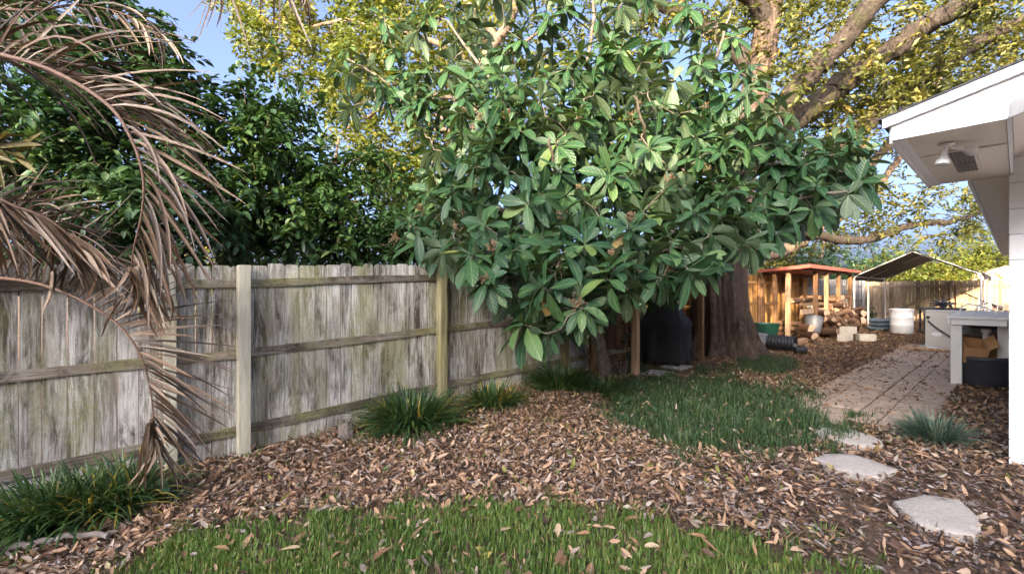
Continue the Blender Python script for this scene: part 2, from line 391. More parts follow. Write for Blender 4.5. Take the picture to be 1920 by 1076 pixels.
M_['litter'] = mat_leaf('dead_leaf', [(0, (.04, .028, .02)), (.18, (.125, .07, .042)), (.38, (.24, .14, .08)), (.56, (.345, .21, .122)), (.72, (.44, .295, .19)), (.84, (.34, .27, .215)), (.92, (.24, .195, .165)), (.955, (.55, .46, .36)), (.97, (.30, .24, .04)), (1, (.07, .12, .03))], .62, .12, (1, .8, .5), None, 'attr', 0, .35)
M_['fallen'] = mat_leaf('fallen_leaf', [(0, (.16, .085, .045)), (.4, (.33, .18, .09)), (.75, (.43, .26, .15)), (1, (.48, .36, .22))], .62, .12, (1, .8, .5), None, 'obj', 5, .35)
M_['mulch'] = mat_leaf('mulch_chip', [(0, (.022, .017, .015)), (.35, (.07, .045, .035)), (.6, (.14, .085, .06)), (.8, (.19, .15, .14)), (1, (.33, .30, .29))], .85, 0, (1, 1, 1), None, 'attr', 0, .2)
M_['litter_far'] = mat_leaf('dry_small_leaf', [(0, (.05, .028, .014)), (.35, (.17, .092, .042)), (.7, (.33, .19, .09)), (1, (.46, .30, .16))], .7, .1, (1, .8, .5), None, 'attr', 0, .3)
M_['lawn'] = mat_leaf('lawn_blade', [(0, (.065, .125, .026)), (.4, (.12, .20, .042)), (.75, (.175, .26, .06)), (.9, (.27, .27, .09)), (1, (.45, .34, .17))], .5, .38, (1, 1, .4), None, 'attr')
M_['mondo'] = mat_leaf('dark_grass_blade', [(0, (.018, .044, .018)), (.5, (.040, .085, .028)), (.85, (.07, .122, .038)), (1, (.22, .20, .09))], .45, .25, (1, 1, .4), None, 'attr')
M_['liriope'] = mat_leaf('liriope_blade', [(0, (.016, .045, .014)), (.5, (.045, .092, .026)), (.86, (.085, .145, .036)), (.93, (.15, .16, .035)), (1, (.45, .29, .04))], .4, .25, (1, 1, .4), None, 'attr')
M_['bluegrass'] = mat_leaf('blue_green_blade', [(0, (.035, .068, .045)), (.5, (.075, .125, .085)), (.9, (.135, .195, .14)), (1, (.27, .27, .17))], .5, .25, (1, 1, .5), None, 'attr')
M_['drygrass'] = mat_leaf('dry_grass_blade', [(0, (.14, .12, .10)), (1, (.32, .28, .24))], .7, .15, (1, 1, .7), None, 'attr')
M_['frond'] = mat_leaf('dead_frond', [(0, (.026, .017, .009)), (.3, (.066, .039, .021)), (.6, (.13, .076, .041)), (.82, (.20, .13, .078)), (1, (.32, .26, .20))], .5, .12, (1, .8, .5), None, 'obj', 0, .5)
M_['frond_a'] = mat_leaf('dead_frond_mass', [(0, (.026, .017, .009)), (.3, (.066, .039, .021)), (.6, (.13, .076, .041)), (.82, (.20, .13, .078)), (1, (.32, .26, .20))], .5, .12, (1, .8, .5), None, 'attr', 0, .5)
M_['frond_olive'] = mat_leaf('olive_frond', [(0, (.10, .085, .025)), (1, (.22, .17, .05))], .5, .15, (1, .9, .4), None, 'obj')
M_['seedling'] = mat_leaf('seedling_leaf', [(0, (.03, .09, .05)), (1, (.07, .15, .09))], .35, .2, (1, 1, .4), None, 'obj', 6)

# ground: dark leaf mould
m, nt, bs = newmat('leaf_mould'); v = coords(nt, rand=False)
c = ramp(nt, [(.3, (.07, .045, .03)), (.5, (.16, .10, .065)), (.7, (.28, .185, .125))], noise(nt, v, 38, 7, .75, .5))
c = mixc(nt, ramp(nt, [(.4, g3(0)), (.6, g3(.6))], noise(nt, v, 1.1, 3, .5)), c, (.07, .045, .03))
nt.links.new(c, bs.inputs['Base Color']); bs.inputs['Roughness'].default_value = .95
bump(nt, bs, noise(nt, v, 45, 5, .7), 1.0, .03); M_['ground'] = m

# ------------------------------------------------------------------ leaf batches
def nrm(a): return a / (np.linalg.norm(a, axis=-1, keepdims=True) + 1e-9)
def leaf_template(kind):
    if kind == 'diamond':
        T = np.array([(0, 0, 0), (-.5, .45, .10), (0, 1, 0), (.5, .45, .10)], float); F = np.array([(0, 2, 1), (0, 3, 2)])
    else:
        ys, ws = {'small': ([0, .3, .68, 1], [0, .46, .42, 0]),
                  'loquat': ([0, .1, .28, .48, .68, .86, 1], [.02, .12, .32, .47, .5, .37, 0]),
                  'blade': ([0, .3, .62, 1], [.4, .5, .42, 0]), 'strip': ([0, .15, .35, .55, .75, .9, 1], [.25, .48, .5, .46, .36, .2, .0])}[kind]
        T = [(0, ys[0], 0)] if ws[0] == 0 or kind == 'loquat' else []
        F = []; T = []
        for y, w in zip(ys, ws):
            T += [(-w, y, .16 * w), (0, y, 0), (w, y, .16 * w)]
        n = len(ys)
        for i in range(n - 1):
            a = 3 * i; b = a + 3
            if ws[i] > 0 and ws[i + 1] > 0: F += [(a, a + 1, b + 1), (a, b + 1, b), (a + 1, a + 2, b + 2), (a + 1, b + 2, b + 1)]
            elif ws[i + 1] > 0: F += [(a + 1, b + 1, b), (a + 1, b + 2, b + 1)]
            else: F += [(a, a + 1, b + 1), (a + 1, a + 2, b + 1)]
        T = np.array(T, float); F = np.array(F)
    return T, F
TPL = {k: leaf_template(k) for k in ('diamond', 'small', 'loquat', 'blade', 'strip')}
def leaf_batch(kind, Pn, D, Nn, L, Wd, curl=0.0, fold=1.0, droop=0.0, rnd=None):
    """Pn base points, D directions, Nn normals; droop bends towards -z in world, curl bends along the leaf's own normal"""
    T, F = TPL[kind]; n = len(Pn); k = len(T)
    D = nrm(D); X = nrm(np.cross(D, Nn)); Z = np.cross(X, D)
    L = np.broadcast_to(np.asarray(L, float), (n,)); Wd = np.broadcast_to(np.asarray(Wd, float), (n,))
    curl = np.broadcast_to(np.asarray(curl, float), (n,)); droop = np.broadcast_to(np.asarray(droop, float), (n,))
    fold = np.broadcast_to(np.asarray(fold, float), (n,))
    y = T[:, 1]
    V = Pn[:, None, :] + X[:, None, :] * (T[None, :, 0] * Wd[:, None])[..., None] + D[:, None, :] * (y[None, :] * L[:, None])[..., None] \
        + Z[:, None, :] * (T[None, :, 2] * (Wd * fold)[:, None] * 2 - (y ** 2)[None, :] * (curl * L)[:, None])[..., None]
    V[..., 2] -= (y ** 2)[None, :] * (droop * L)[:, None]
    FF = (F[None] + (np.arange(n) * k)[:, None, None]).reshape(-1, 3)
    if rnd is None: rnd = rng.random(n)
    A = np.repeat(rnd, k); UVv = np.stack([np.tile(T[:, 0], n), np.tile(T[:, 1], n), np.zeros(n * k)], 1)
    return V.reshape(-1, 3), FF, A, UVv
def rdir(n):
    return nrm(rng.normal(size=(n, 3)))

# ------------------------------------------------------------------ the ground
def build_ground():
    a = np.concatenate([[-150, -60, -25, -12], np.arange(-6, 28, .3), [32, 40, 60, 100, 200]])
    b = np.concatenate([[-200, -80, -30, -10, -5], np.arange(-2, 7, .25), [8, 10, 14, 25, 60, 150]])
    tt, ss = np.meshgrid(a, b, indexing='ij'); p = F0 + tt[..., None] * U + ss[..., None] * SV
    z = Gts(tt, ss)
    near = (tt > -6) & (tt < 28) & (ss > -2) & (ss < 7)
    z = z + np.where(near, .012 * np.sin(tt * 2.3 + ss * 1.1) * np.sin(ss * 2.9 - tt * .7), 0) - .02
    V = np.concatenate([p, z[..., None]], -1).reshape(-1, 3); nb = len(b); F = []
    i, j = np.meshgrid(np.arange(len(a) - 1), np.arange(nb - 1), indexing='ij'); q = (i * nb + j).ravel()
    F = np.stack([q, q + 1, q + nb + 1, q + nb], 1)[:, ::-1]
    o = obj('ground', mesh_np('ground', V, [F], M_['ground'], True)); tag(o, kind='structure')
build_ground()

# ------------------------------------------------------------------ paved path and stepping stones
PATH = dict(t0=4.75, t1=14.2, s0=3.12, s1=4.42)
path = empty('paved_path', W(PATH['t0'], 3.8), ANG, kind='structure')
bed = MB(); bed.box(0, PATH['t1'] - PATH['t0'], 3.8 - PATH['s1'], 3.8 - PATH['s0'], -.05, .003)
bed.obj('path_bed', mat_plain('path_bed', (.06, .045, .035), .95, .4, 30, .5), path, WM[path.name])
def add_pavers():
    cols = [(3.12, 3.42), (3.42, 3.81), (3.81, 4.03), (4.03, 4.42)]
    cache = {}
    for ci, (sa, sb) in enumerate(cols):
        t = PATH['t0'] + [.05, -.12, .1, .0, -.1][ci] + (.25 if ci < 1 else 0)
        k = 0
        while t < PATH['t1'] - .2:
            ln = (.62, .82, 1.25, .82, .62)[ci]
            key = (round(sb - sa, 2), ln)
            if key not in cache:
                b = MB(); b.box(.006, ln - .006, .006, sb - sa - .006, -.04, 0, .008); cache[key] = b.mesh('paver', M_['paver'])
            z = float(Gts(t, sa)) + .012 + random.uniform(-.004, .004)
            p = F0 + t * U + sb * SV
            Mx = Matrix.Translation((p[0], p[1], z)) @ Matrix.Rotation(ANG + random.uniform(-.006, .006), 4, 'Z') @ Matrix.Rotation(random.uniform(-.01, .01), 4, 'X')
            obj('paver', cache[key], path, Mx); t += ln; k += 1
add_pavers()

def stone(pts, label, thick=.056):
    w = [PG(*p) for p in pts]; c = sum(w, Vector()) / len(w)
    b = MB(); n = len(w); rings = []
    wob = [(p - c) for p in w]
    # resample the outline for a broken edge
    fine = []
    for i in range(n):
        a, d = wob[i], wob[(i + 1) % n]
        for f in (0, .25, .5, .75): fine.append(a.lerp(d, f) * (1 + random.uniform(-.03, .03)))
    n = len(fine); top = thick - .02
    prof = [(1.0, -.04), (1.01, top - .016), (.992, top - .004), (.97, top), (.6, top + .002), (.25, top + .001)]
    V = []
    for k, z in prof:
        for f in fine: V.append((f.x * k, f.y * k, f.z * k + z + random.uniform(-.0015, .0015)))
    F = [(i * n + j, i * n + (j + 1) % n, (i + 1) * n + (j + 1) % n, (i + 1) * n + j) for i in range(len(prof) - 1) for j in range(n)]
    V.append((0, 0, top)); l = len(prof) - 1
    F3 = [(l * n + j, l * n + (j + 1) % n, len(V) - 1) for j in range(n)]
    b.raw(V, F, F3)
    o = b.obj('stepping_stone', M_['stone'], None, Matrix.Translation(c), True); tag(o, label, 'stepping stone', 'stepping stones leading to the paved path'); return o, fine, c
STONES = [
    ([(1672, 948), (1740, 936), (1800, 948), (1836, 980), (1838, 1002), (1828, 1014), (1790, 1010), (1722, 990)], 'broad pale concrete stepping stone nearest the camera at the lower right'),
    ([(1527, 866), (1545, 858), (1598, 858), (1640, 872), (1684, 888), (1650, 903), (1610, 898), (1556, 884)], 'long pale stepping stone, middle one of the three'),
    ([(1529, 815), (1545, 808), (1600, 812), (1650, 829), (1657, 842), (1636, 846), (1590, 842), (1550, 826)], 'weathered stepping stone farthest away, beside the end of the paved path'),
]
stone_px = []
for pts, lab in STONES: stone(pts, lab); stone_px.append([(x, y) for x, y in pts])

# ------------------------------------------------------------------ fences
def picket_mesh(name, w, h, mat, th=.016, ear=.022, seed=0):
    r = random.Random(seed); b = MB()
    e1, e2 = ear * r.uniform(.6, 1.3), ear * r.uniform(.6, 1.3)
    hw = w / 2
    poly = [(-hw, 0), (hw, 0), (hw, h - e2 * 1.2), (hw - e2 * .25, h - e2 * .55), (hw - e2 * .9, h), (-hw + e1 * .9, h), (-hw + e1 * .25, h - e1 * .55), (-hw, h - e1 * 1.2)]
    b.prism(poly, 1, -th, 0)
    return b.mesh(name, mat)
def fence(name, label, A, B, zfun, h, pw, gap, pm, rm, rails, posts, side, jit=1.0, skip=lambda d: False, rail_thick=.038, rail_breaks=None, cat='fence'):
    """pickets on the far side, rails and posts on the yard side; side=+1: yard lies to the right of A->B"""
    A = Vector(A); B = Vector(B); d = (B - A); ln = d.length; d.normalize(); a = math.atan2(d.y, d.x)
    root = empty(name, (A.x, A.y, zfun(0)), a, label, cat)
    ms = [picket_mesh('picket', pw * (1 + .16 * math.sin(i * 2.1)), h, pm, seed=i) for i in range(7)]
    x = pw / 2; i = 0
    while x < ln:
        k = random.randrange(7); wk = pw * (1 + .16 * math.sin(k * 2.1))
        if not skip(x):
            p = A + d * (x + wk / 2 - pw / 2)
            Mx = Matrix.Translation((p.x, p.y, zfun(x) + random.uniform(-.017, .017) * jit)) @ Matrix.Rotation(a + random.uniform(-.022, .022) * jit, 4, 'Z') @ Matrix.Translation((0, -side * random.uniform(-.005, .003) + (.016 if side < 0 else 0) + side * .0, 0)) @ Matrix.Rotation(random.uniform(-.002, .002) * jit, 4, 'Y')
            obj('picket', ms[k], root, Mx)
        x += wk + gap; i += 1
    for zr, hr, mat in rails:
        cuts = sorted(set([0.0] + list(rail_breaks or []) + [ln]))
        for c0, c1 in zip(cuts[:-1], cuts[1:]):
            nseg = max(2, int((c1 - c0) / .3)); b = MB(); V = []; F = []
            L = c1 - c0 - .006; dz = zfun(c1) - zfun(c0)
            ph = random.uniform(0, 9)
            for q in range(nseg + 1):
                xx = L * q / nseg; zz = zfun(c0 + xx) - zfun(c0) + .004 * math.sin(xx * 3 + ph)
                hh = hr * (1 + .05 * math.sin(xx * 5 + ph * 2) + .04 * math.sin(xx * 13 + ph))
                t1 = rail_thick * (1 + .06 * math.sin(xx * 7 + ph))
                for (yy, z_) in ((-side * .002, zz - hh / 2), (-side * t1, zz - hh / 2 + .004), (-side * t1, zz + hh / 2 - .004), (-side * .002, zz + hh / 2)): V.append((xx, yy, z_))
            for q in range(nseg):
                for e in range(4): F.append((q * 4 + e, q * 4 + (e + 1) % 4, q * 4 + 4 + (e + 1) % 4, q * 4 + 4 + e))
            F += [(0, 1, 2, 3), (nseg * 4 + 3, nseg * 4 + 2, nseg * 4 + 1, nseg * 4)]
            if side > 0: F = [f[::-1] for f in F]
            b.raw(V, F); p = A + d * (c0 + .003)
            Mx = Matrix.Translation((p.x, p.y, zfun(c0) + zr)) @ Matrix.Rotation(a, 4, 'Z')
            b.obj('rail', mat, root, Mx)
    for xp, w, ph, mat in posts:
        b = MB(); y0 = -side * (rail_thick + .004); y1 = y0 - side * w
        b.box(-w / 2, w / 2, min(y0, y1), max(y0, y1), -.15, ph, .006)
        p = A + d * xp
        b.obj('post', mat, root, Matrix.Translation((p.x, p.y, zfun(xp))) @ Matrix.Rotation(a, 4, 'Z') @ Matrix.Rotation(random.uniform(-.012, .012), 4, 'Y'))
    return root
def Wxy(t, s): p = F0 + t * U + s * SV; return (p[0], p[1], 0)
TA = -3.4
zf_old = lambda x: -0.14 + float(rise(TA + x))
fence('weathered_fence', 'old grey weathered picket fence with lichen and rotten rails along the left', Wxy(TA, 0), Wxy(8.4, 0), zf_old, 1.83, .132, .007,
      M_['picket'], M_['rail_old'],
      [(1.60 + .06, .085, M_['rail_old']), (.985, .088, M_['rail_old']), (.255, .09, M_['rail_old'])],
      [(-.53 - TA, .09, 1.80, M_['post_pale']), (0.02 - TA, .105, 1.83, M_['post_pale']), (2.24 - TA, .105, 1.81, M_['post_moss']), (4.6 - TA, .10, 1.8, M_['post_moss']), (7.0 - TA, .10, 1.8, M_['post_moss'])],
      1, 1.0, rail_breaks=[.9 - TA - 1.4, 0.02 - TA, 2.24 - TA, 4.6 - TA, 7.0 - TA])
zflat = lambda x: .07
fence('cedar_fence', 'orange cedar board fence standing behind the woodshed', Wxy(8.4, -.02), Wxy(17.6, -.02), zflat, 1.83, .14, .004, M_['cedar'], M_['cedar_rail'],
      [(1.62, .09, M_['cedar_rail']), (1.0, .09, M_['cedar_rail']), (.3, .09, M_['cedar_rail'])], [(2.2, .09, 1.78, M_['shed_wood']), (4.6, .09, 1.78, M_['shed_wood']), (7.0, .09, 1.78, M_['shed_wood'])], 1, .6)
fence('grey_fence', 'silver grey board fence between woodshed and black canopy', Wxy(17.62, 0), Wxy(25.2, .2), zflat, 1.83, .14, .008, M_['grey_board'], M_['grey_rail'],
      [(1.58, .1, M_['grey_rail']), (.95, .1, M_['grey_rail']), (.3, .1, M_['grey_rail'])], [(2.4, .09, 1.8, M_['grey_board']), (4.8, .09, 1.8, M_['grey_board']), (7.2, .1, 1.85, M_['grey_board'])], 1, .8)
bA = Wxy(25.4, .2); bB = Wxy(24.0, 8.4)
gfence = fence('back_fence', 'tan picket fence with a braced double gate across the back of the yard', bA, bB, zflat, 1.80, .14, .016, M_['tan_board'], M_['tan_rail'],
      [(1.58, .09, M_['tan_rail']), (.35, .09, M_['tan_rail'])], [(.06, .1, 1.86, M_['tan_board']), (3.05, .1, 1.80, M_['tan_board']), (5.9, .1, 1.8, M_['tan_board'])], 1, .8)
def braces():
    A = Vector(bA); B = Vector(bB); d = (B - A).normalized(); a = math.atan2(d.y, d.x)
    for x0, z0, x1, z1 in ((1.25, .5, 2.95, 1.5), (3.2, 1.5, 4.9, .5)):
        b = MB(); L = math.hypot(x1 - x0, z1 - z0); b.box(0, L, -.10, -.06, -.05, .05)
        p = A + d * x0
        b.obj('brace', M_['tan_rail'], gfence, Matrix.Translation((p.x, p.y, .07 + z0)) @ Matrix.Rotation(a, 4, 'Z') @ Matrix.Rotation(-math.atan2(z1 - z0, x1 - x0), 4, 'Y'))
    for x in (2.9, 3.22):
        b = MB(); b.box(-.045, .045, -.105, -.062, .3, 1.62); p = A + d * x
        b.obj('gate_stile', M_['tan_board'], gfence, Matrix.Translation((p.x, p.y, .07)) @ Matrix.Rotation(a, 4, 'Z'))
braces()

# ------------------------------------------------------------------ the house at the right (local x = t, local y = -s)
HT, HS = 4.39, 4.95; HZ0 = .07
house = empty('white_block_house', Wxy(HT, HS)[:2] + (HZ0,), ANG, 'white painted block house with boxed eave at the right edge', 'house')
HM = WM[house.name]
def hbox(name, x0, x1, y0, y1, z0, z1, mat, bev=0.0, parent=None):
    b = MB(); b.box(x0, x1, y0, y1, z0, z1, bev); return b.obj(name, mat, parent or house, HM)
hbox('wall', .010, 12, -7.5, -.010, 0, 2.56, M_['mortar'])
def blocks():
    full = MB().box(0, .024, -.394, 0, 0, .197, .004).mesh('block', M_['block']); half = MB().box(0, .024, -.194, 0, 0, .197, .004).mesh('block', M_['block'])
    fl = MB().box(0, .394, -.024, 0, 0, .197, .004).mesh('block', M_['block'])
    for r in range(13):
        z = r * .203; y = 0.0; odd = r % 2
        for k in range(5):
            me, w = (half, .2) if (k == 0 and odd) else (full, .4)
            if z < 2.6: obj('block', me, house, HM @ Matrix.Translation((0, y, z)))
            y -= w
        if z > 2.3: continue
        x = .028 + (.0 if odd else .2)
        for k in range(8):
            obj('block', fl, house, HM @ Matrix.Translation((x, 0, z))); x += .4
blocks()
def rk(s): return 2.50 + .25 * (s - 4.43) - HZ0          # height of the rake's top edge
ytop = lambda s: -(s - HS)
# rake / frieze board with the boxed eave end
XF = 2.64 - HT; EAVE = 2.37 - HZ0
front = MB(); front.prism([(ytop(4.48), EAVE), (ytop(4.96), EAVE), (ytop(4.97), rk(4.97) - .17), (ytop(8.9), rk(8.9) - .17), (ytop(8.9), rk(8.9)-.02), (ytop(4.48), rk(4.48)-.02)], 0, XF, XF + .022)
front.obj('frieze_board', M_['white_trim'], house, HM)
trim = MB(); trim.prism([(ytop(4.44), rk(4.44) - .055), (ytop(8.9), rk(8.9) - .055), (ytop(8.9), rk(8.9)), (ytop(4.44), rk(4.44))], 0, XF - .028, XF - .003)
trim.obj('rake_trim', M_['white_trim'], house, HM)
trim2 = MB(); trim2.prism([(ytop(4.455), rk(4.455) - .075), (ytop(8.9), rk(8.9) - .075), (ytop(8.9), rk(8.9) - .058), (ytop(4.455), rk(4.455) - .058)], 0, XF - .014, XF - .003)
hbox('soffit', XF + .024, .06, ytop(4.955), ytop(4.49), EAVE + .004, EAVE + .016, M_['soffit'])
hbox('fascia', XF + .024, .06, ytop(4.488), ytop(4.468), EAVE - .012, rk(4.48) - .02, M_['white_trim'])
hbox('soffit_strip', XF + .03, .05, ytop(4.545), ytop(4.49), EAVE - .006, EAVE + .002, M_['white_trim'])
hbox('soffit_strip', XF + .60, XF + .63, ytop(4.95), ytop(4.55), EAVE - .004, EAVE + .002, M_['soffit'])
hbox('eave_end_board', XF + .024, -.003, ytop(4.975), ytop(4.958), EAVE - .004, EAVE + .22, M_['white_trim'])
# sloping soffit under the gable overhang
sl = MB(); sl.prism([(ytop(4.978), rk(4.978) - .13), (ytop(8.9), rk(8.9) - .13), (ytop(8.9), rk(8.9) - .12), (ytop(4.978), rk(4.978) - .12)], 0, XF + .024, -.002)
sl.obj('gable_soffit', M_['soffit'], house, HM)
# long eave behind the box
hbox('eave_soffit', .062, 12.4, -.012, .21, EAVE, EAVE + .014, M_['soffit'])
hbox('eave_fascia', .062, 12.4, .212, .234, EAVE - .02, EAVE + .14, M_['white_trim'])
rf = MB()
rf.prism([(ytop(4.42), rk(4.42) + .002), (ytop(8.9), rk(8.9) + .002), (ytop(8.9), rk(8.9) + .012), (ytop(4.42), rk(4.42) + .012)], 0, XF - .036, .0)
rf.prism([(ytop(4.66), rk(4.66) + .002), (ytop(8.9), rk(8.9) + .002), (ytop(8.9), rk(8.9) + .03), (ytop(4.66), rk(4.66) + .03)], 0, .0005, 12.6)
rf.prism([(ytop(13.4), rk(4.42) + .002), (ytop(8.902), rk(8.9) + .002), (ytop(8.902), rk(8.9) + .03), (ytop(13.4), rk(4.42) + .03)], 0, XF - .045, 12.6)
rf.obj('roof', M_['shingle'], house, HM)
# gable wall above the blocks
gw = MB(); gw.prism([(-.012, 2.5), (-7.49, 2.5), (-3.95, rk(8.9) - .13), (ytop(5.0), rk(5.0) - .135)], 0, .012, .05); gw.obj('gable_wall', M_['white_trim'], house, HM)
# soffit vent
vc = Vector((-.98, .20, EAVE))
vent = hbox('soffit_vent', -1.19, -.43, .135, .275, EAVE - .008, EAVE + .001, M_['soffit'])
for half in (0, 1):
    hbox('vent_panel', -1.17 + half * .37, -.815 + half * .37, .15, .26, EAVE - .0105, EAVE - .0085, M_['vent'], 0, vent)
    for q in range(5): hbox('louvre', -1.165 + half * .37, -.82 + half * .37, .155 + q * .022, .163 + q * .022, EAVE - .016, EAVE - .011, M_['vent'], 0, vent)
# twin floodlight under the soffit
fx, fy = -1.42, .25
fl = empty('twin_floodlight', HM @ Vector((fx, fy, EAVE)), ANG, 'white twin lamp floodlight screwed under the boxed eave', 'floodlight')
FM = WM[fl.name] @ Matrix.Scale(.7, 4)
b = MB(); b.lathe([(0, -.028), (.035, -.028), (.055, -.018), (.058, -.0065), (0, -.0065)], 20); b.obj('base_plate', M_['white_trim'], fl, FM, True)
def lamp(dx, dy, dirv, drop):
    b = MB(); p0 = Vector((dx * .4, dy * .4, -.025)); p1 = Vector((dx, dy, -drop)); b.tube([p0, p0.lerp(p1, .5) + Vector((0, 0, -.006)), p1], .011, 8)
    d = Vector(dirv).normalized(); q = d.to_track_quat('Z', 'Y').to_matrix().to_4x4(); Mx = Matrix.Translation(p1) @ q
    b.lathe([(0, -.01), (.018, -.01), (.021, .03), (.021, .052), (.0, .052)], 14, Mx)
    h = b.obj('lamp_holder', M_['white_trim'], fl, FM, True)
    b = MB(); b.lathe([(.02, .05), (.028, .07), (.047, .112), (.053, .135), (.046, .146), (0, .150)], 20, Mx); b.obj('bulb', M_['glass_lamp'], h, FM, True)
lamp(-.055, .005, (-.15, .12, -1), .055); lamp(.05, -.055, (.55, -.75, -.22), .04)

# potting bench against the house
BT, BS = 8.15, 4.30
bench = empty('potting_bench', W(BT, BS), ANG, 'white painted outdoor sink bench beside the house', 'bench'); BM = WM[bench.name]
def bbox(name, *a, mat='bench_paint', bev=.004, parent=None): b = MB(); b.box(*a, bev); return b.obj(name, M_[mat], parent or bench, BM)
bbox('top', 0, 1.7, -.63, 0, .955, .995); bbox('apron', .02, 1.66, -.045, -.01, .87, .953); bbox('apron', .02, .05, -.6, -.048, .87, .953)
for lx, ly in ((.06, -.16), (1.5, -.16), (.42, -.62), (1.5, -.60)): bbox('leg', lx, lx + .14, ly, ly + .12, -.02, .953)
bbox('back_panel', 1.35, 1.37, -.58, -.05, .1, .86, mat='grey_plastic')
bn = MB(); bn.lathe([(0, .80), (.17, .80), (.2, .95), (.0, .951)], 20, Matrix.Translation((.62, -.38, 0))); bn.obj('sink_bowl', M_['black_plastic'], bench, BM, True)
bn = MB(); bn.tube([(.62, -.38, .80), (.62, -.38, .74)], .055, 12); bn.tube([(.62, -.38, .735), (.62, -.38, .30)], .036, 12); bn.obj('drain_pipe', M_['pvc'], bench, BM, True)
bn = MB(); bn.tube([(.55, -.1, .998), (.55, -.13, 1.12), (.55, -.2, 1.16), (.55, -.36, 1.12), (.55, -.5, 1.03)], .012, 8); bn.obj('faucet_hose', M_['pvc'], bench, BM, True)
bn = MB(); bn.tube([(.8, -.25, 1.0), (.82, -.3, 1.15), (.84, -.42, 1.17), (.86, -.56, 1.1)], .010, 8); bn.obj('faucet_hose', M_['pvc'], bench, BM, True)
# tub with boxes
tub = W(8.60, 4.66); TM = Matrix.Translation(tub) @ Matrix.Rotation(ANG, 4, 'Z') @ Matrix.Scale(1.22, 4)
b = MB(); prof = [(0, .012), (.21, .0), (.225, .02), (.262, .30), (.268, .31), (.28, .315), (.28, .345), (.268, .35), (.258, .34), (.25, .3), (.21, .03), (0, .03)]
b.lathe(prof, 24, Matrix.Diagonal((1.25, .95, 1, 1))); o = b.obj('storage_tub', M_['dark_tub'], None, TM, True); tag(o, 'dark grey round plastic tub filled with cardboard under the white bench', 'tub')
def carton(dx, dy, dz, sx, sy, sz, rx, ry, rz, label, mat='card'):
    Mx = TM @ Matrix.Translation((dx, dy, dz)) @ Matrix.Rotation(rz, 4, 'Z') @ Matrix.Rotation(rx, 4, 'X') @ Matrix.Rotation(ry, 4, 'Y')
    root = empty('cardboard_box', Mx.translation, 0, label, 'box')
    b = MB(); w = .006
    b.box(0, sx, 0, w, 0, sz); b.box(0, sx, sy - w, sy, 0, sz); b.box(0, w, w, sy - w, 0, sz); b.box(sx - w, sx, w, sy - w, 0, sz); b.box(w, sx - w, w, sy - w, 0, w)
    b.obj('carton', M_[mat], root, Mx)
    b = MB(); b.box(0, sx, 0, .004, 0, sy * .5); b.obj('flap', M_[mat], root, Mx @ Matrix.Translation((0, 0, sz)) @ Matrix.Rotation(.8, 4, 'X'))
    return root
carton(-.22, -.02, .25, .26, .20, .2, .1, -.45, .3, 'open orange cardboard box tilted at the left of the tub')
carton(-.02, -.22, .22, .2, .2, .3, -.2, .3, -.2, 'upright cardboard box leaning at the back of the tub')
b = MB(); b.box(-.06, .06, -.05, .05, 0, .012); o = b.obj('paper_scrap', M_['paper'], None, TM @ Matrix.Translation((-.2, .02, .375)) @ Matrix.Rotation(.5, 4, 'X')); tag(o, 'crumpled white paper lying on the cardboard in the tub', 'paper')
b = MB(); b.lathe([(0, 0), (.15, 0), (.19, .42), (.2, .42), (.2, .45), (.18, .45), (.14, .03), (0, .03)], 20); o = b.obj('planter_pot', mat_plain('rust_pot', (.16, .075, .045), .7, .3, 8, .2), None, Matrix.Translation(W(9.35, 4.6, .0)) @ Matrix.Diagonal((1.1, 1.1, 1.45, 1)), True); tag(o, 'dark rust brown pot in the shade below the bench', 'pot')

# air conditioner
AT, AS = 13.3, 3.55
ac = empty('air_conditioner', W(AT, AS), ANG, 'beige air conditioning unit standing beyond the white bench', 'air conditioner'); AM = WM[ac.name]
def abox(name, *a, mat='metal_beige', bev=.006): b = MB(); b.box(*a, bev); return b.obj(name, M_[mat], ac, AM)
abox('pad', -.12, 1.1, -1.5, .1, -.02, .05, mat='concrete')
abox('cabinet', 0, .95, -1.38, 0, .052, .86); abox('top_panel', -.012, .962, -1.392, .012, .862, .885)
abox('front_panel', -.008, -.001, -.52, -.03, .09, .84); abox('front_panel', -.008, -.001, -1.35, -.535, .09, .84)
b = MB(); b.lathe([(0, 0), (.035, 0), (.035, .02), (0, .02)], 14, Matrix.Translation((-.01, -.05, .74)) @ Matrix.Rotation(R(-90), 4, 'Y')); b.obj('conduit_port', M_['black_plastic'], ac, AM)
b = MB(); b.tube([(-.03, -.05, .66), (-.06, -.2, .5), (-.07, -.45, .3), (-.06, -.8, .17), (-.05, -1.2, .14)], .016, 8); b.obj('power_cable', M_['black_plastic'], ac, AM, True)
b = MB(); b.lathe([(0, 0), (.07, 0), (.07, .003), (0, .003)], 18, Matrix.Translation((-.0085, -.2, .36)) @ Matrix.Rotation(R(-90), 4, 'Y') @ Matrix.Diagonal((.7, 1.3, 1, 1))); b.obj('badge', M_['paper'], ac, AM)
b = MB(); b.tube([W(13.0, 3.62, .06), W(12.9, 3.75, .07), W(12.85, 3.95, .05), W(12.95, 4.1, .09), W(13.0, 4.2, .09)], .022, 8); o = b.obj('drain_pipe', M_['pvc'], None, None, True, True); tag(o, 'bent white plastic pipe at the foot of the air conditioner', 'pipe')
b = MB(); b.box(0, .1, -1.5, .25, 0, .05, .006); o = b.obj('timber_plank', M_['shed_post_pale'], None, Matrix.Translation(W(12.75, 3.4, .02)) @ Matrix.Rotation(ANG + .05, 4, 'Z')); tag(o, 'pale timber plank on the ground before the air conditioner', 'plank')

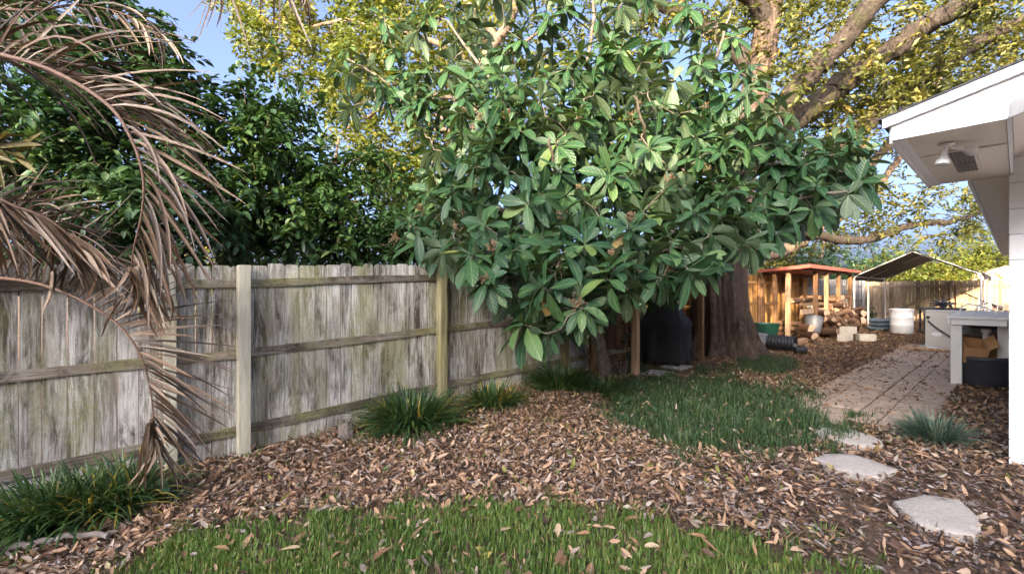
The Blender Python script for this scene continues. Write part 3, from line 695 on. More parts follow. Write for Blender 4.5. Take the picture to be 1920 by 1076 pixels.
# ------------------------------------------------------------------ black tarp canopy
CT0, CT1, CS0, CS1 = 18.7, 24.4, 1.13, 4.25
zc0 = .07; can = empty('tarp_canopy', W(CT0, (CS0 + CS1) / 2), ANG, 'black tarp canopy on white metal poles before the back fence', 'canopy'); CM = WM[can.name]
HW = (CS1 - CS0) / 2; EH, RH = 1.88, 2.66
def roofline(y): a = abs(y) / HW; return RH - (RH - EH) * a + .05 * math.sin(a * math.pi) * -1
b = MB(); V = []; F = []; ny, nx = 17, 13
for i in range(nx):
    for j in range(ny):
        y = (j / (ny - 1) * 2 - 1) * (HW + .05); x = i / (nx - 1) * (CT1 - CT0)
        V.append((x, y, roofline(y) + .025 - .035 * abs(math.sin(i / (nx - 1) * math.pi * 3)) * math.sin(min(1, abs(y) / HW) * math.pi) + random.uniform(-.006, .006)))
n0 = len(V); V += [(x, y, z + .008) for x, y, z in V]
for i in range(nx - 1):
    for j in range(ny - 1):
        q = i * ny + j; F.append((q, q + 1, q + ny + 1, q + ny)); F.append((n0 + q, n0 + q + ny, n0 + q + ny + 1, n0 + q + 1))
b.raw(V, F); b.obj('tarp', M_['tarp'], can, CM, True)
for sgn in (-1, 1):
    b = MB(); V = []
    for i in range(nx):
        x = i / (nx - 1) * (CT1 - CT0); z = roofline(HW) + .02
        V += [(x, sgn * (HW + .052), z), (x, sgn * (HW + .06), z - .16 + random.uniform(-.03, .03)), (x, sgn * (HW + .066), z - .16), (x, sgn * (HW + .058), z)]
    F = [(i * 4 + e, i * 4 + (e + 1) % 4, i * 4 + 4 + (e + 1) % 4, i * 4 + 4 + e) for i in range(nx - 1) for e in range(4)]
    b.raw(V, F); b.obj('valance', M_['tarp'], can, CM)
for x in (.05, 2.3, CT1 - CT0 - .05):
    for sgn in (-1, 1):
        b = MB(); b.tube([(x, sgn * HW, -.03), (x, sgn * HW, EH - .06), (x, sgn * HW * .95, EH)], .022, 10); b.obj('pole', M_['pvc'], can, CM, True)
        b = MB(); b.tube([(x, sgn * HW, EH - .02), (x, 0, RH - .02)], .02, 8); b.obj('rafter', M_['pvc'], can, CM, True)
for y, z in ((-HW, EH - .02), (HW, EH - .02), (0, RH - .02)):
    b = MB(); b.tube([(-.02, y, z), (CT1 - CT0 + .02, y, z)], .02, 8); b.obj('purlin', M_['pvc'], can, CM, True)

# things under and before the canopy
def bag(t, s, h, rz, label):
    b = MB(); n = 20; V = []; prof = [(0, 0), (.8, .0), (1.0, .05), (1.0, .08), (.8, .125), (0, .14)]
    for r, z in prof:
        for j in range(n):
            a = j * 2 * math.pi / n; c, s_ = math.cos(a), math.sin(a); k = (abs(c) ** 4 + abs(s_) ** 4) ** -.25
            V.append((.42 * r * k * c, .25 * r * k * s_, z + .012 * math.sin(3 * a + t * 9) * r))
    F = [(i * n + j, i * n + (j + 1) % n, (i + 1) * n + (j + 1) % n, (i + 1) * n + j) for i in range(len(prof) - 1) for j in range(n)]
    b.raw(V, F); o = b.obj('soil_bag', M_['bag'], None, Matrix.Translation(W(t, s, h)) @ Matrix.Rotation(rz, 4, 'Z'), True); tag(o, label, 'bag', 'bags stacked by the barrel')
for i, lab in enumerate(('bottom soil bag in the stack left of the white barrel', 'second soil bag from the ground in the stack by the barrel', 'topmost soil bag in the stack left of the white barrel')):
    bag(18.9 + .05 * i, 1.9 + .03 * (i % 2), .13 * i, ANG - .9 + .1 * i, lab)
b = MB(); b.lathe([(0, 0), (.26, 0), (.285, .03), (.292, .26), (.295, .265), (.295, .275), (.292, .28), (.295, .5), (.298, .505), (.298, .515), (.295, .52), (.30, .73), (.31, .74), (.31, .775), (.285, .78), (.28, .76), (0, .755)], 32)
o = b.obj('plastic_barrel', M_['barrel'], None, Matrix.Translation(W(17.9, 2.52)), True); tag(o, 'white plastic barrel beside the soil bags', 'barrel')
wb = empty('folding_table', W(18.2, 3.0), ANG + .3, 'dark low table with clutter behind the white barrel', 'table'); WBM = WM[wb.name]
b = MB(); b.box(0, .7, -1.0, 0, .76, .82, .006); b.obj('table_top', M_['dark_tub'], wb, WBM)
b = MB(); b.box(.03, .66, -.96, -.03, .35, .38); b.obj('shelf', M_['dark_tub'], wb, WBM)
for x in (.03, .62):
    for y in (-.97, -.08): b = MB(); b.box(x, x + .05, y, y + .05, -.02, .758); b.obj('leg', M_['black_plastic'], wb, WBM)
def heap(name, c, n, ln, rad, mat, label, cat, seed):
    r = random.Random(seed); b = MB()
    for i in range(n):
        a = r.uniform(0, 6.28); p = Vector((r.uniform(-.14, .14), r.uniform(-.14, .14), r.uniform(.02, .12)))
        d = Vector((math.cos(a), math.sin(a), r.uniform(.1, 1.2))).normalized() * ln * r.uniform(.5, 1)
        b.tube([p, p + d * .5 + Vector((0, 0, .05)), p + d], rad * r.uniform(.7, 1.2), 6)
    o = b.obj(name, mat, None, Matrix.Translation(c), True); tag(o, label, cat)
heap('coiled_hose', W(18.1, 3.5, .83), 16, .3, .03, M_['dark_tub'], 'dark coil of hose piled on the low table', 'hose', 4)
heap('scrap_pile', W(18.1, 3.3, .39), 14, .3, .035, M_['pot_grey'], 'grey scrap heaped on the shelf of the low table', 'scrap', 5)

# ------------------------------------------------------------------ woodshed and its logs
def shed(name, label, t0, t1, s0, s1, posts, roof_front, roof_back, zb):
    r = empty(name, W(t0, s0), ANG, label, 'shed'); Mx = WM[r.name]; L = t1 - t0; D = s1 - s0
    for x, y, w, mat, lean in posts:
        zt = roof_back + (roof_front - roof_back) * (y / D) - .075
        b = MB(); b.box(-w / 2, w / 2, -w / 2, w / 2, -.05, zt, .005); b.obj('post', M_[mat], r, Mx @ Matrix.Translation((x, -y, 0)) @ Matrix.Rotation(lean, 4, 'Y'))
    for y in (.0, D):
        z = roof_back + (roof_front - roof_back) * (y / D)
        b = MB(); b.box(-.1, L + .1, -y - .022, -y + .022, z - .074, z + .004 + .01, .004); b.obj('beam', M_['shed_beam'], r, Mx)
    # ribbed metal roof sheets, each a part
    ns = max(2, int(round((L + .5) / .75))); wdt = (L + .5) / ns
    for k in range(ns):
        x0 = -.25 + k * wdt; prof = []
        m_ = 12
        for q in range(m_ + 1):
            prof.append((x0 + wdt * q / m_, .018 if q % 4 == 0 else 0.0))
        V = []; ya, yb = .15, -D - .22
        for y in (ya, yb):
            z = roof_back + (roof_front - roof_back) * (-y / D) + .022 + (k % 2) * .0025
            for x, dz in prof: V.append((x, y, z + dz))
        nn = m_ + 1
        V2 = [(x, y, z - .004) for x, y, z in V]
        F = [(q, q + 1, nn + q + 1, nn + q) for q in range(m_)]
        F2 = [tuple(2 * nn + i for i in f[::-1]) for f in F]
        b = MB(); b.raw(V + V2, F + F2 + [(nn + q, nn + q + 1, 3 * nn + q + 1, 3 * nn + q) for q in range(m_)]); b.obj('roof_sheet', M_['red_metal'], r, Mx)
    zf = roof_front + (roof_front - roof_back) * (.22 / D)
    b = MB(); b.box(-.26, L + .26, -D - .235, -D - .222, zf - .05, zf + .045); b.obj('roof_edge', M_['red_metal'], r, Mx)
    b = MB(); V = []
    b.prism([(.15, roof_back + .0), (-D - .236, zf - .05), (-D - .236, zf + .045), (.15, roof_back + .06)], 0, -.275, -.262); b.obj('roof_edge', M_['red_metal'], r, Mx)
    return r, Mx
ws, WSM = shed('woodshed', 'open woodshed with red metal roof before the orange fence', 13.1, 18.3, .12, 1.12,
     [(0, .0, .09, 'shed_wood', -.05), (0.05, .28, .10, 'shed_wood', 0), (.02, .62, .11, 'shed_post_pale', .02), (1.1, 1.0, .10, 'shed_wood', 0), (2.2, 1.0, .10, 'shed_post_pale', 0), (3.6, 1.0, .10, 'shed_wood', 0), (5.1, 1.0, .12, 'shed_wood', 0), (5.15, .0, .1, 'shed_wood', 0), (1.7, 0, .1, 'shed_wood', 0), (3.4, 0, .1, 'shed_wood', 0)], 1.98, 1.86, 0)
b = MB(); b.box(.0, 2.1, -.95, -.90, .93, 1.0, .004); b.obj('rack_rail', M_['shed_beam'], ws, WSM)
b = MB(); b.box(.0, 2.3, -.97, -.92, .70, .84, .004); b.obj('rack_rail', M_['shed_post_pale'], ws, WSM)
def woodshed_logs():
    barks = []
    for k in range(4):
        n = 12; V = []; L = .42
        rr = [(1 + .10 * math.sin(j * 1.7 + k) + random.uniform(-.08, .08)) * (1.0 if k < 2 else min(1.0, .42 / max(.05, math.cos(j * 6.283 / n - 1)) if math.cos(j * 6.283 / n - 1) > .42 else 1.0)) for j in range(n)]
        for z in (-L / 2, -L / 6, L / 6, L / 2):
            for j in range(n): a = j * 6.283 / n; V.append((math.cos(a) * rr[j] * (1 + random.uniform(-.03, .03)), math.sin(a) * rr[j], z))
        F = [(i * n + j, i * n + (j + 1) % n, (i + 1) * n + (j + 1) % n, (i + 1) * n + j) for i in range(3) for j in range(n)]
        me = mesh_np('log', V, [F], M_['log_bark'], True)
        Ve = [(math.cos(j * 6.283 / n) * rr[j] * .97, math.sin(j * 6.283 / n) * rr[j] * .97, 0) for j in range(n)] + [(0, 0, .0)]
        end = mesh_np('cut_end', Ve, [[(j, (j + 1) % n, n) for j in range(n)]], M_['log_end']); barks.append((me, end, L))
    def log(loc, axis, rad, ln, label, group):
        me, end, L = random.choice(barks); o = bpy.data.objects.new('firewood_log', me)
        q = Vector(axis).to_track_quat('Z', 'Y').to_matrix().to_4x4()
        Mx = Matrix.Translation(loc) @ q @ Matrix.Rotation(random.uniform(0, 6), 4, 'Z') @ Matrix.Diagonal((rad, rad, ln / L, 1))
        place(o, None, Mx); tag(o, label, 'log', group)
        for sgn in (-1, 1):
            e = bpy.data.objects.new('cut_end', end)
            place(e, o, Mx @ Matrix.Translation((0, 0, sgn * (L / 2 - .004))) @ (Matrix.Identity(4) if sgn > 0 else Matrix.Rotation(math.pi, 4, 'X')))
    u3 = Vector((U[0], U[1], 0)); s3 = Vector((SV[0], SV[1], 0))
    lab = 'split firewood log stacked in the woodshed'
    for row in range(7):                                   # tall stack, ends towards the yard
        nlog = 15 - row
        for k in range(nlog):
            rad = random.uniform(.065, .105); t = 15.35 + .17 * k + row * .06 + random.uniform(-.03, .03); s_ = 1.05 + random.uniform(-.1, .14)
            log(W(t, s_, .10 + row * .135), s3 + u3 * random.uniform(-.5, .3) + Vector((0, 0, random.uniform(-.2, .2))), rad, random.uniform(.38, .6), lab, 'logs stacked in the woodshed')
    for k in range(60):                                    # tumbled over the front
        rad = random.uniform(.06, .11); log(W(random.uniform(14.2, 17.6), random.uniform(1.2, 1.6), random.uniform(.09, .75)), u3 * random.uniform(-1, 1) + s3 * random.uniform(.2, 1) + Vector((0, 0, random.uniform(-.6, .6))), rad, random.uniform(.35, .5), 'rough log tumbled at the front of the firewood stack', 'logs tumbled before the stack')
    for k in range(12): log(W(13.3 + random.uniform(0, .3) + .13 * (k % 4), .5 + random.uniform(-.15, .2), .12 + .15 * (k // 4)), s3 * .6 + u3 * random.uniform(.2, 1) , random.uniform(.06, .085), .5, 'dark log in the small pile at the near end of the woodshed', 'logs at the near end of the woodshed')
    for k in range(9): log(W(13.4 + .22 * k, .78 + random.uniform(-.1, .1), 1.04 + .05 * (k % 2)), u3 + s3 * random.uniform(-.3, .3), random.uniform(.05, .07), .5, 'thin branch log lying on the upper rack of the woodshed', 'logs on the upper rack')
    for k in range(13): log(W(15.5 + .2 * k, .9 + random.uniform(-.1, .1), 1.08 + random.uniform(0, .06)), u3 * random.uniform(-.8, .8) + s3, random.uniform(.05, .09), .5, 'split log on the crest of the firewood stack', 'logs on top of the stack')
    log(W(13.15, 1.2, .34), s3 * .7 - u3 * .8, .115, .5, 'thick log with a pale round cut end beside the grey pot', None)
    log(W(12.9, 1.33, .17), s3 * .6 - u3 * .8, .10, .6, 'thick log lying on top of the black corrugated pipe end', None)
woodshed_logs()
# clutter before the shed
def px_obj(px, py): return PG(px, py)
p = px_obj(1440, 652)
b = MB(); L = .80; prof = []
for k in range(49): x = k / 48 * L; prof.append((.155 + (.014 if (k // 2) % 2 else 0), x))
prof = [(.13, 0)] + prof + [(.13, L), (.12, L - .01), (.12, .01), (.13, 0)]
b.lathe(prof, 20); d = (px_obj(1484, 656) - p); d.z = 0
o = b.obj('corrugated_pipe', M_['black_plastic'], None, Matrix.Translation(p + Vector((-.28, -.05, .17))) @ d.to_track_quat('Z', 'Y').to_matrix().to_4x4(), True); tag(o, 'fat black corrugated drain pipe lying before the woodshed', 'pipe')
b = MB(); b.lathe([(0, 0), (.17, 0), (.23, .42), (.245, .42), (.245, .45), (.22, .45), (.155, .02), (0, .02)], 24)
o = b.obj('nursery_pot', M_['pot_grey'], None, Matrix.Translation(W(13.55, 1.22, .18)) @ Matrix.Rotation(-.3, 4, 'X') @ Matrix.Rotation(.25, 4, 'Y'), True); tag(o, 'tilted dark grey nursery pot wedged among the logs', 'pot')
b = MB(); b.lathe([(0, 0), (.075, 0), (.09, .2), (.097, .2), (.097, .215), (.085, .215), (.065, .012), (0, .012)], 18)
pp = px_obj(1490, 664); o = b.obj('small_pot', M_['black_plastic'], None, Matrix.Translation(pp + Vector((0, 0, .085))) @ Matrix.Rotation(R(90), 4, 'Y'), True); tag(o, 'small black pot lying on its side on the leaves', 'pot')
b = MB(); b.box(0, 1.25, -.07, .07, 0, .13, .015); pa = px_obj(1484, 650); dd = px_obj(1545, 632) - pa
o = b.obj('landscape_timber', M_['shed_beam'], None, Matrix.Translation(pa) @ Matrix.Rotation(math.atan2(dd.y, dd.x), 4, 'Z')); tag(o, 'square landscape timber on the ground before the log stack', 'timber')
b = MB(); b.lathe([(0, 0), (.20, 0), (.25, .36), (.265, .36), (.265, .39), (.24, .39), (.19, .02), (0, .02)], 24); o = b.obj('grey_bin', M_['grey_plastic'], None, Matrix.Translation(px_obj(1412, 655)) @ Matrix.Diagonal((1.1, 1.1, .95, 1)), True); tag(o, 'light grey round bin between the oak roots and the pipe', 'bin')
b = MB(); b.lathe([(0, 0), (.22, 0), (.32, .40), (.335, .40), (.335, .42), (.31, .42), (.21, .02), (0, .02)], 24); o = b.obj('green_tub', M_['green_plastic'], None, Matrix.Translation(W(12.2, .5, .0)) @ Matrix.Diagonal((1, 1, 1.15, 1)), True); tag(o, 'dark green plastic tub behind the grey bin', 'tub')
cb = MB().box(0, .4, 0, .2, 0, .19, .008).mesh('block', M_['cream_block'])
for (px, py, h, rz, lab) in ((1585, 641, 0, .5, 'cream concrete block lowest and nearest in the pile by the logs'), (1612, 640, 0, -.2, 'cream concrete block at the right of the block pile'), (1596, 634, .0, .9, 'cream concrete block lying at the back of the block pile'), (1588, 640, .19, .35, 'cream concrete block on top of the block pile')):
    o = bpy.data.objects.new('concrete_block', cb); place(o, None, Matrix.Translation(px_obj(px, py) + Vector((0, 0, h))) @ Matrix.Rotation(rz, 4, 'Z')); tag(o, lab, 'block', 'concrete blocks by the firewood')

# ------------------------------------------------------------------ grill shelter behind the loquat
gs, GSM = shed('grill_shelter', 'low timber shelter with dark red roof behind the leafy tree', 5.3, 7.75, .08, .92,
     [(.05, .84, .10, 'shed_post_pale', 0), (2.3, .84, .085, 'shed_wood', 0), (.05, 0, .09, 'shed_wood', 0), (2.3, 0, .09, 'shed_wood', 0)], 1.93, 1.82, 0)
for k in range(9): b = MB(); b.box(.0 + .265 * k, .255 + .265 * k, .055, .07, .02, 1.7); b.obj('back_board', M_['log_bark'], gs, GSM)
# covered grill
def grill():
    c = W(6.75, .62); root = empty('covered_grill', c, ANG + R(8), 'barbecue grill under a draped black cover below the shelter', 'grill'); Mx = WM[root.name]
    b = MB(); n = 40; prof = []
    rings = [(1.06, .10), (1.03, .2), (.99, .35), (.97, .55), (.99, .68), (1.0, .76), (.90, .84), (.74, .93), (.64, 1.04), (.48, 1.13), (.26, 1.17), (0.02, 1.175)]
    V = []
    for ri, (k, z) in enumerate(rings):
        for j in range(n):
            a = j * 6.283 / n; c_, s_ = math.cos(a), math.sin(a); q = (abs(c_) ** 5 + abs(s_) ** 5) ** -.2
            f = 1 + (.07 * math.sin(7 * a + z * 3) + .05 * math.sin(12 * a - z * 4) + .03 * math.sin(19 * a + z * 6)) * (1 - .55 * z)
            V.append((.30 * k * q * c_ * f, .44 * k * q * s_ * f, z + (.03 * math.sin(5 * a) if ri == 0 else 0) + .012 * math.sin(4 * a + z * 9)))
    F = [(i * n + j, i * n + (j + 1) % n, (i + 1) * n + (j + 1) % n, (i + 1) * n + j) for i in range(len(rings) - 1) for j in range(n)]
    b.raw(V, F); b.obj('cover', M_['black_fab'], root, Mx, True)
    for x in (-.24, .24):
        for y in (-.36, .36):
            b = MB(); b.lathe([(0, -.02), (.05, -.02), (.06, -.01), (.06, .01), (.05, .02), (0, .02)], 14, Matrix.Translation((x, y, .06)) @ Matrix.Rotation(R(90), 4, 'X')); b.tube([(x, y, .06), (x, y, .3)], .02, 6); b.obj('caster', M_['black_plastic'], root, Mx, True)
grill()
for px, py, lab in ((1232, 702, 'pale flat paver under the near wheels of the covered grill'), (1268, 690, 'pale flat paver at the right foot of the covered grill')):
    b = MB(); b.box(-.22, .22, -.2, .2, 0, .035, .008); o = b.obj('flat_paver', M_['concrete'], None, Matrix.Translation(px_obj(px, py)) @ Matrix.Rotation(ANG + .1, 4, 'Z')); tag(o, lab, 'paver')

# ------------------------------------------------------------------ trees
def spline(pts, n=6):
    p = np.array([tuple(q) for q in pts], float); m = len(p); out = []
    for i in range(m - 1):
        p0 = p[max(i - 1, 0)]; p1 = p[i]; p2 = p[i + 1]; p3 = p[min(i + 2, m - 1)]
        for k in range(n):
            t = k / n; out.append(.5 * ((2 * p1) + (p2 - p0) * t + (2 * p0 - 5 * p1 + 4 * p2 - p3) * t * t + (3 * p1 - p0 - 3 * p2 + p3) * t ** 3))
    out.append(p[-1]); return np.array(out)
class Tree:
    def __init__(s, name, label, base, cat='tree', group=None):
        s.root = empty(name, base, 0, label, cat, group); s.nodes = []; s.nr = []; s.B = MB()
    def limb(s, pts, r0, r1, sides=10, part=None, mat=None, n=6, wob=.0):
        q = spline(pts, n); m = len(q); r = np.linspace(r0, r1, m) ** 1.0
        if wob: q[1:-1] += rng.normal(size=(m - 2, 3)) * wob; r = r * (1 + rng.normal(size=m) * .05 + .06 * np.sin(np.arange(m) * 1.3 + r0 * 90))
        if part: b = MB(); b.tube(q, r, sides); b.obj(part, mat, s.root, None, True)
        else: s.B.tube(q, r, sides)
        s.nodes += list(q[1:]); s.nr += list(r[1:])
    def twigs(s, targets, rt=.006, sides=4, sag=.0, maxr=.03, order=True, part=None):
        T = np.asarray(targets, float)
        nd = np.array(s.nodes); nrr = list(s.nr); d0 = np.array([np.min(np.linalg.norm(nd - t, axis=1)) for t in T])
        ends = []
        b = s.B
        for i in np.argsort(d0):
            t = T[i]; nd = np.asarray(s.nodes); k = int(np.argmin(np.linalg.norm(nd - t, axis=1) + np.clip(nd[:, 2] - t[2], 0, 9) * .35)); a = nd[k]
            d = t - a; L = np.linalg.norm(d) + 1e-6
            mid1 = a + d * .35 + rng.normal(size=3) * L * .08; mid2 = a + d * .7 + rng.normal(size=3) * L * .07 + np.array([0, 0, sag * L])
            r0 = min(s.nr[k] * .75, maxr, rt + L * .012); q = spline([a, mid1, mid2, t], 2); r = np.linspace(r0, rt, len(q))
            b.tube(q, r, sides, False); s.nodes += list(q[1:]); s.nr += list(r[1:])
            ends.append(q[-1] - q[-3])
        out = np.zeros_like(T); out[np.argsort(d0)] = np.array(ends); return nrm(out)
    def wood(s, name, mat): s.B.obj(name, mat, s.root, None, True)['kind'] = 'stuff'
    def foliage(s, centers, per, sd, L, Wd, mat, name='crown', up=.5, kind='diamond', kindstuff=True, droop=.15, flat=.75, shade=None):
        centers = np.asarray(centers); per = (per // 11) * 11; n = len(centers) * per; nsp = n // 11
        sc_ = np.repeat(centers, per // 11, 0); sdv = nrm(rdir(nsp) + np.array([0, 0, -.15])); off0 = rng.normal(size=(nsp, 3)) * sd * .55; off0[:, 2] *= flat
        spl = sd * rng.uniform(1.1, 2.2, nsp); f_ = np.tile(np.linspace(.1, 1, 11), nsp)
        sdn = np.repeat(sdv, 11, 0); c = np.repeat(sc_ + off0, 11, 0)
        Pn = c + sdn * (f_ * np.repeat(spl, 11))[:, None] + rng.normal(size=(n, 3)) * L * .12; Pn[:, 2] -= f_ ** 2 * np.repeat(spl, 11) * .3
        sidev = nrm(np.cross(sdn, np.array([0, 0, 1.0])) + 1e-4) * np.tile(np.array([1, -1] * 5 + [0]), nsp)[:, None]
        D = nrm(sdn * .6 + sidev * .8 + rdir(n) * .35); Nn = nrm(rdir(n) * .8 + np.array([0, 0, up * 2]))
        l = L * rng.uniform(.65, 1.25, n); tone = np.repeat(rng.uniform(0, .55, len(centers)), per) + rng.random(n) * .45
        V, F, A, UVv = leaf_batch(kind, Pn, D, Nn, l, Wd / L * l, rng.uniform(-.05, .25, n), rng.uniform(.4, 1.6, n), droop, tone)
        o = obj(name, mesh_np(name, V, [F], mat, False, A), s.root)
        if kindstuff: o['kind'] = 'stuff'
        return o
def ell(n, c, r, shell=.35):
    d = rdir(n); k = (shell + (1 - shell) * rng.random(n)) ** (1 / 2.0)
    return np.asarray(tuple(c)) + d * k[:, None] * np.asarray(r)
def pxcloud(n, poly, ylo, yhi):
    xs = [p[0] for p in poly]; ys = [p[1] for p in poly]; out = []
    while len(out) < n:
        px = rng.uniform(min(xs), max(xs), 400); py = rng.uniform(min(ys), max(ys), 400); k = inpoly(px, py, poly)
        for a, b_ in zip(px[k], py[k]):
            Y = rng.uniform(ylo, yhi) if not callable(ylo) else ylo(a, b_)
            out.append(tuple(P(a, b_, Y)))
    return np.array(out[:n])

# ---- great oak
ob = PG(1352, 662)
oak = Tree('oak_tree', 'huge old oak with fluted trunk and heavy limbs reaching over the house', ob)
def fluted_trunk():
    path = spline([ob + Vector((0, 0, -.1)), ob + Vector((0, 0, .12)), ob + Vector((0, 0, .4)), P(1349, 560, ob.y), P(1352, 500, ob.y), P(1368, 400, ob.y), P(1395, 270, ob.y), P(1428, 110, ob.y), P(1446, 0, ob.y), P(1470, -180, ob.y), P(1480, -380, ob.y + .3)], 4)
    m = len(path); n = 96; V = []
    z = path[:, 2] - path[0, 2]
    R0 = np.interp(z, [0, .15, .45, 1.0, 1.8, 3.2, 5.5, 8, 11], [.92, .80, .62, .50, .46, .38, .27, .22, .18])
    ph = rng.uniform(0, 6.28, 6)
    for i in range(m):
        th = np.arange(n) * 2 * math.pi / n; fl = np.interp(z[i], [0, .6, 2.0, 5], [.42, .36, .22, .08])
        fl *= 1.15; w_ = th + .10 * np.sin(2 * th + ph[3]) + .05 * z[i]
        lob = np.abs(np.sin(4 * w_ + ph[0])) ** .7; lob2 = np.abs(np.sin(8 * w_ + ph[1] + .2 * z[i])) ** .8
        r = R0[i] * (1.12 - fl * (1 - lob) - fl * .45 * (1 - lob2) + fl * .35 * np.sin(2 * th + ph[2]) + .010 * rng.normal(size=n))
        V.append(np.stack([path[i, 0] + r * np.cos(th), path[i, 1] + r * np.sin(th), np.full(n, path[i, 2])], 1))
    V = np.concatenate(V); F = [(i * n + j, i * n + (j + 1) % n, (i + 1) * n + (j + 1) % n, (i + 1) * n + j) for i in range(m - 1) for j in range(n)]
    obj('trunk', mesh_np('trunk', V, [F], M_['oak_bark_dark'], True), oak.root)
    oak.nodes += list(path[16:]); oak.nr += list(R0[16:])
fluted_trunk()
Yo = ob.y
LB = M_['oak_bark']
def OL(pts, r0, r1, mat=None): oak.limb([P(*p) for p in pts], r0, r1, 16, 'limb', mat or LB, 10, .016)
OL([(1378, 340, Yo), (1420, 262, Yo - .4), (1490, 172, Yo - .8), (1560, 96, Yo - 1.1), (1650, -5, Yo - 1.6), (1760, -130, Yo - 2.2)], .25, .15)
OL([(1385, 330, Yo), (1440, 262, Yo + .2), (1535, 192, Yo + .2), (1600, 142, Yo), (1680, 88, Yo - .3), (1745, 42, Yo - .5), (1840, -2, Yo - .9), (1990, -90, Yo - 1.5)], .28, .16)
OL([(1376, 420, Yo + .1), (1500, 325, Yo + 1.0), (1615, 240, Yo + 1.2), (1680, 186, Yo + 1.2), (1740, 142, Yo + 1.0), (1850, 72, Yo + .6), (1990, 5, Yo)], .22, .12)
OL([(1372, 480, Yo + .3), (1470, 470, Yo + 2), (1547, 414, Yo + 2.6), (1600, 345, Yo + 2.8), (1648, 292, Yo + 3), (1730, 190, Yo + 3.2), (1800, 90, Yo + 3.4)], .15, .09, M_['pale_bark'])
OL([(1560, 420, Yo + 3.6), (1644, 347, Yo + 4), (1691, 293, Yo + 4), (1760, 220, Yo + 4.2)], .12, .07, M_['pale_bark'])
OL([(1382, 400, Yo + .3), (1480, 428, Yo + 1.6), (1580, 450, Yo + 2.7), (1640, 446, Yo + 3.1), (1690, 428, Yo + 3.2), (1740, 418, Yo + 3.2), (1790, 414, Yo + 3.1), (1846, 390, Yo + 3), (1930, 340, Yo + 2.8)], .14, .05, LB)
OL([(1440, 40, Yo), (1380, -30, Yo - .5), (1280, -90, Yo - 1), (1150, -140, Yo - 1.6)], .2, .12)
OL([(1420, 150, Yo), (1340, 60, Yo + .8), (1230, 10, Yo + 1.3), (1120, -10, Yo + 1.8), (980, -20, Yo + 2.4)], .2, .08)
polyR = [(1380, -70), (1930, -70), (1930, 110), (1760, 190), (1680, 230), (1560, 250), (1440, 180)]
cl = np.concatenate([pxcloud(230, polyR, Yo - 1.6, Yo + 4.5), pxcloud(130, [(1500, 150), (1720, 60), (1920, 10), (1920, 90), (1640, 260), (1540, 290)], Yo + .5, Yo + 2),
      pxcloud(90, [(1470, 280), (1640, 250), (1700, 300), (1750, 345), (1860, 345), (1850, 400), (1760, 372), (1600, 430), (1480, 470)], Yo + 2, Yo + 5),
      pxcloud(34, [(1600, 400), (1850, 365), (1870, 440), (1720, 455), (1620, 470)], Yo + 2.8, Yo + 4.4),
      pxcloud(190, [(700, -120), (1450, -120), (1420, 60), (1200, 90), (900, 60), (720, 60)], Yo - .5, Yo + 4)])
oak.twigs(cl, .006, 4, .03, .05)
oak.wood('branches', M_['oak_bark'])
oak.foliage(cl, 62, .25, .135, .06, M_['oak_leaf'], 'crown', .35, droop=.2, flat=.8)

# ---- second tree behind the fence with a tan trunk, its yellow leaves fill the top
b2 = Vector((P(888, 300, 9.0).x, 9.0, .05))
yt = Tree('golden_tree', 'tall tree with yellow sunlit leaves and a tan trunk behind the fence', b2)
yt.limb([b2, P(884, 400, 9), P(890, 250, 9.0), P(905, 120, 9.1), P(960, 30, 9.3), P(990, -120, 9.6)], .12, .09, 10, 'trunk', M_['pale_bark'], 6, .008)
for pts in ([(895, 215, 9), (830, 180, 9.3), (760, 190, 9.8), (690, 215, 10.4), (640, 250, 11)], [(900, 140, 9), (840, 90, 9.4), (760, 60, 10), (640, 40, 11), (560, 60, 12), (500, 100, 12.4)], [(930, 70, 9.2), (870, 0, 9.6), (780, -50, 10.4), (640, -80, 11.5)], [(905, 130, 9), (960, 95, 9.4), (1020, 50, 10)], [(890, 260, 9), (830, 240, 9.6), (780, 260, 10.2)]):
    yt.limb([P(*p) for p in pts], .07, .025, 8, 'limb', M_['pale_bark'], 5, .02)
cy = np.concatenate([pxcloud(190, [(450, -90), (760, -90), (760, 120), (620, 200), (560, 140), (470, 140), (435, 60)], 10.5, 13.5),
     pxcloud(110, [(600, 60), (900, -60), (960, 60), (880, 220), (800, 330), (700, 330), (600, 200)], 9, 11.5), pxcloud(80, [(850, 100), (1250, 60), (1250, 260), (900, 300)], 9.5, 12), pxcloud(26, [(640, 300), (860, 300), (900, 480), (720, 400)], 9, 11), pxcloud(60, [(560, 150), (900, 190), (890, 420), (700, 380), (610, 280)], 9.5, 12.5), pxcloud(45, [(920, 250), (1350, 250), (1350, 430), (930, 430)], 10.5, 13)])
yt.twigs(cy, .006, 4, .03, .04); yt.wood('branches', M_['twig'])
yt.foliage(cy, 75, .27, .15, .066, M_['yellow_leaf'], 'crown', .3)

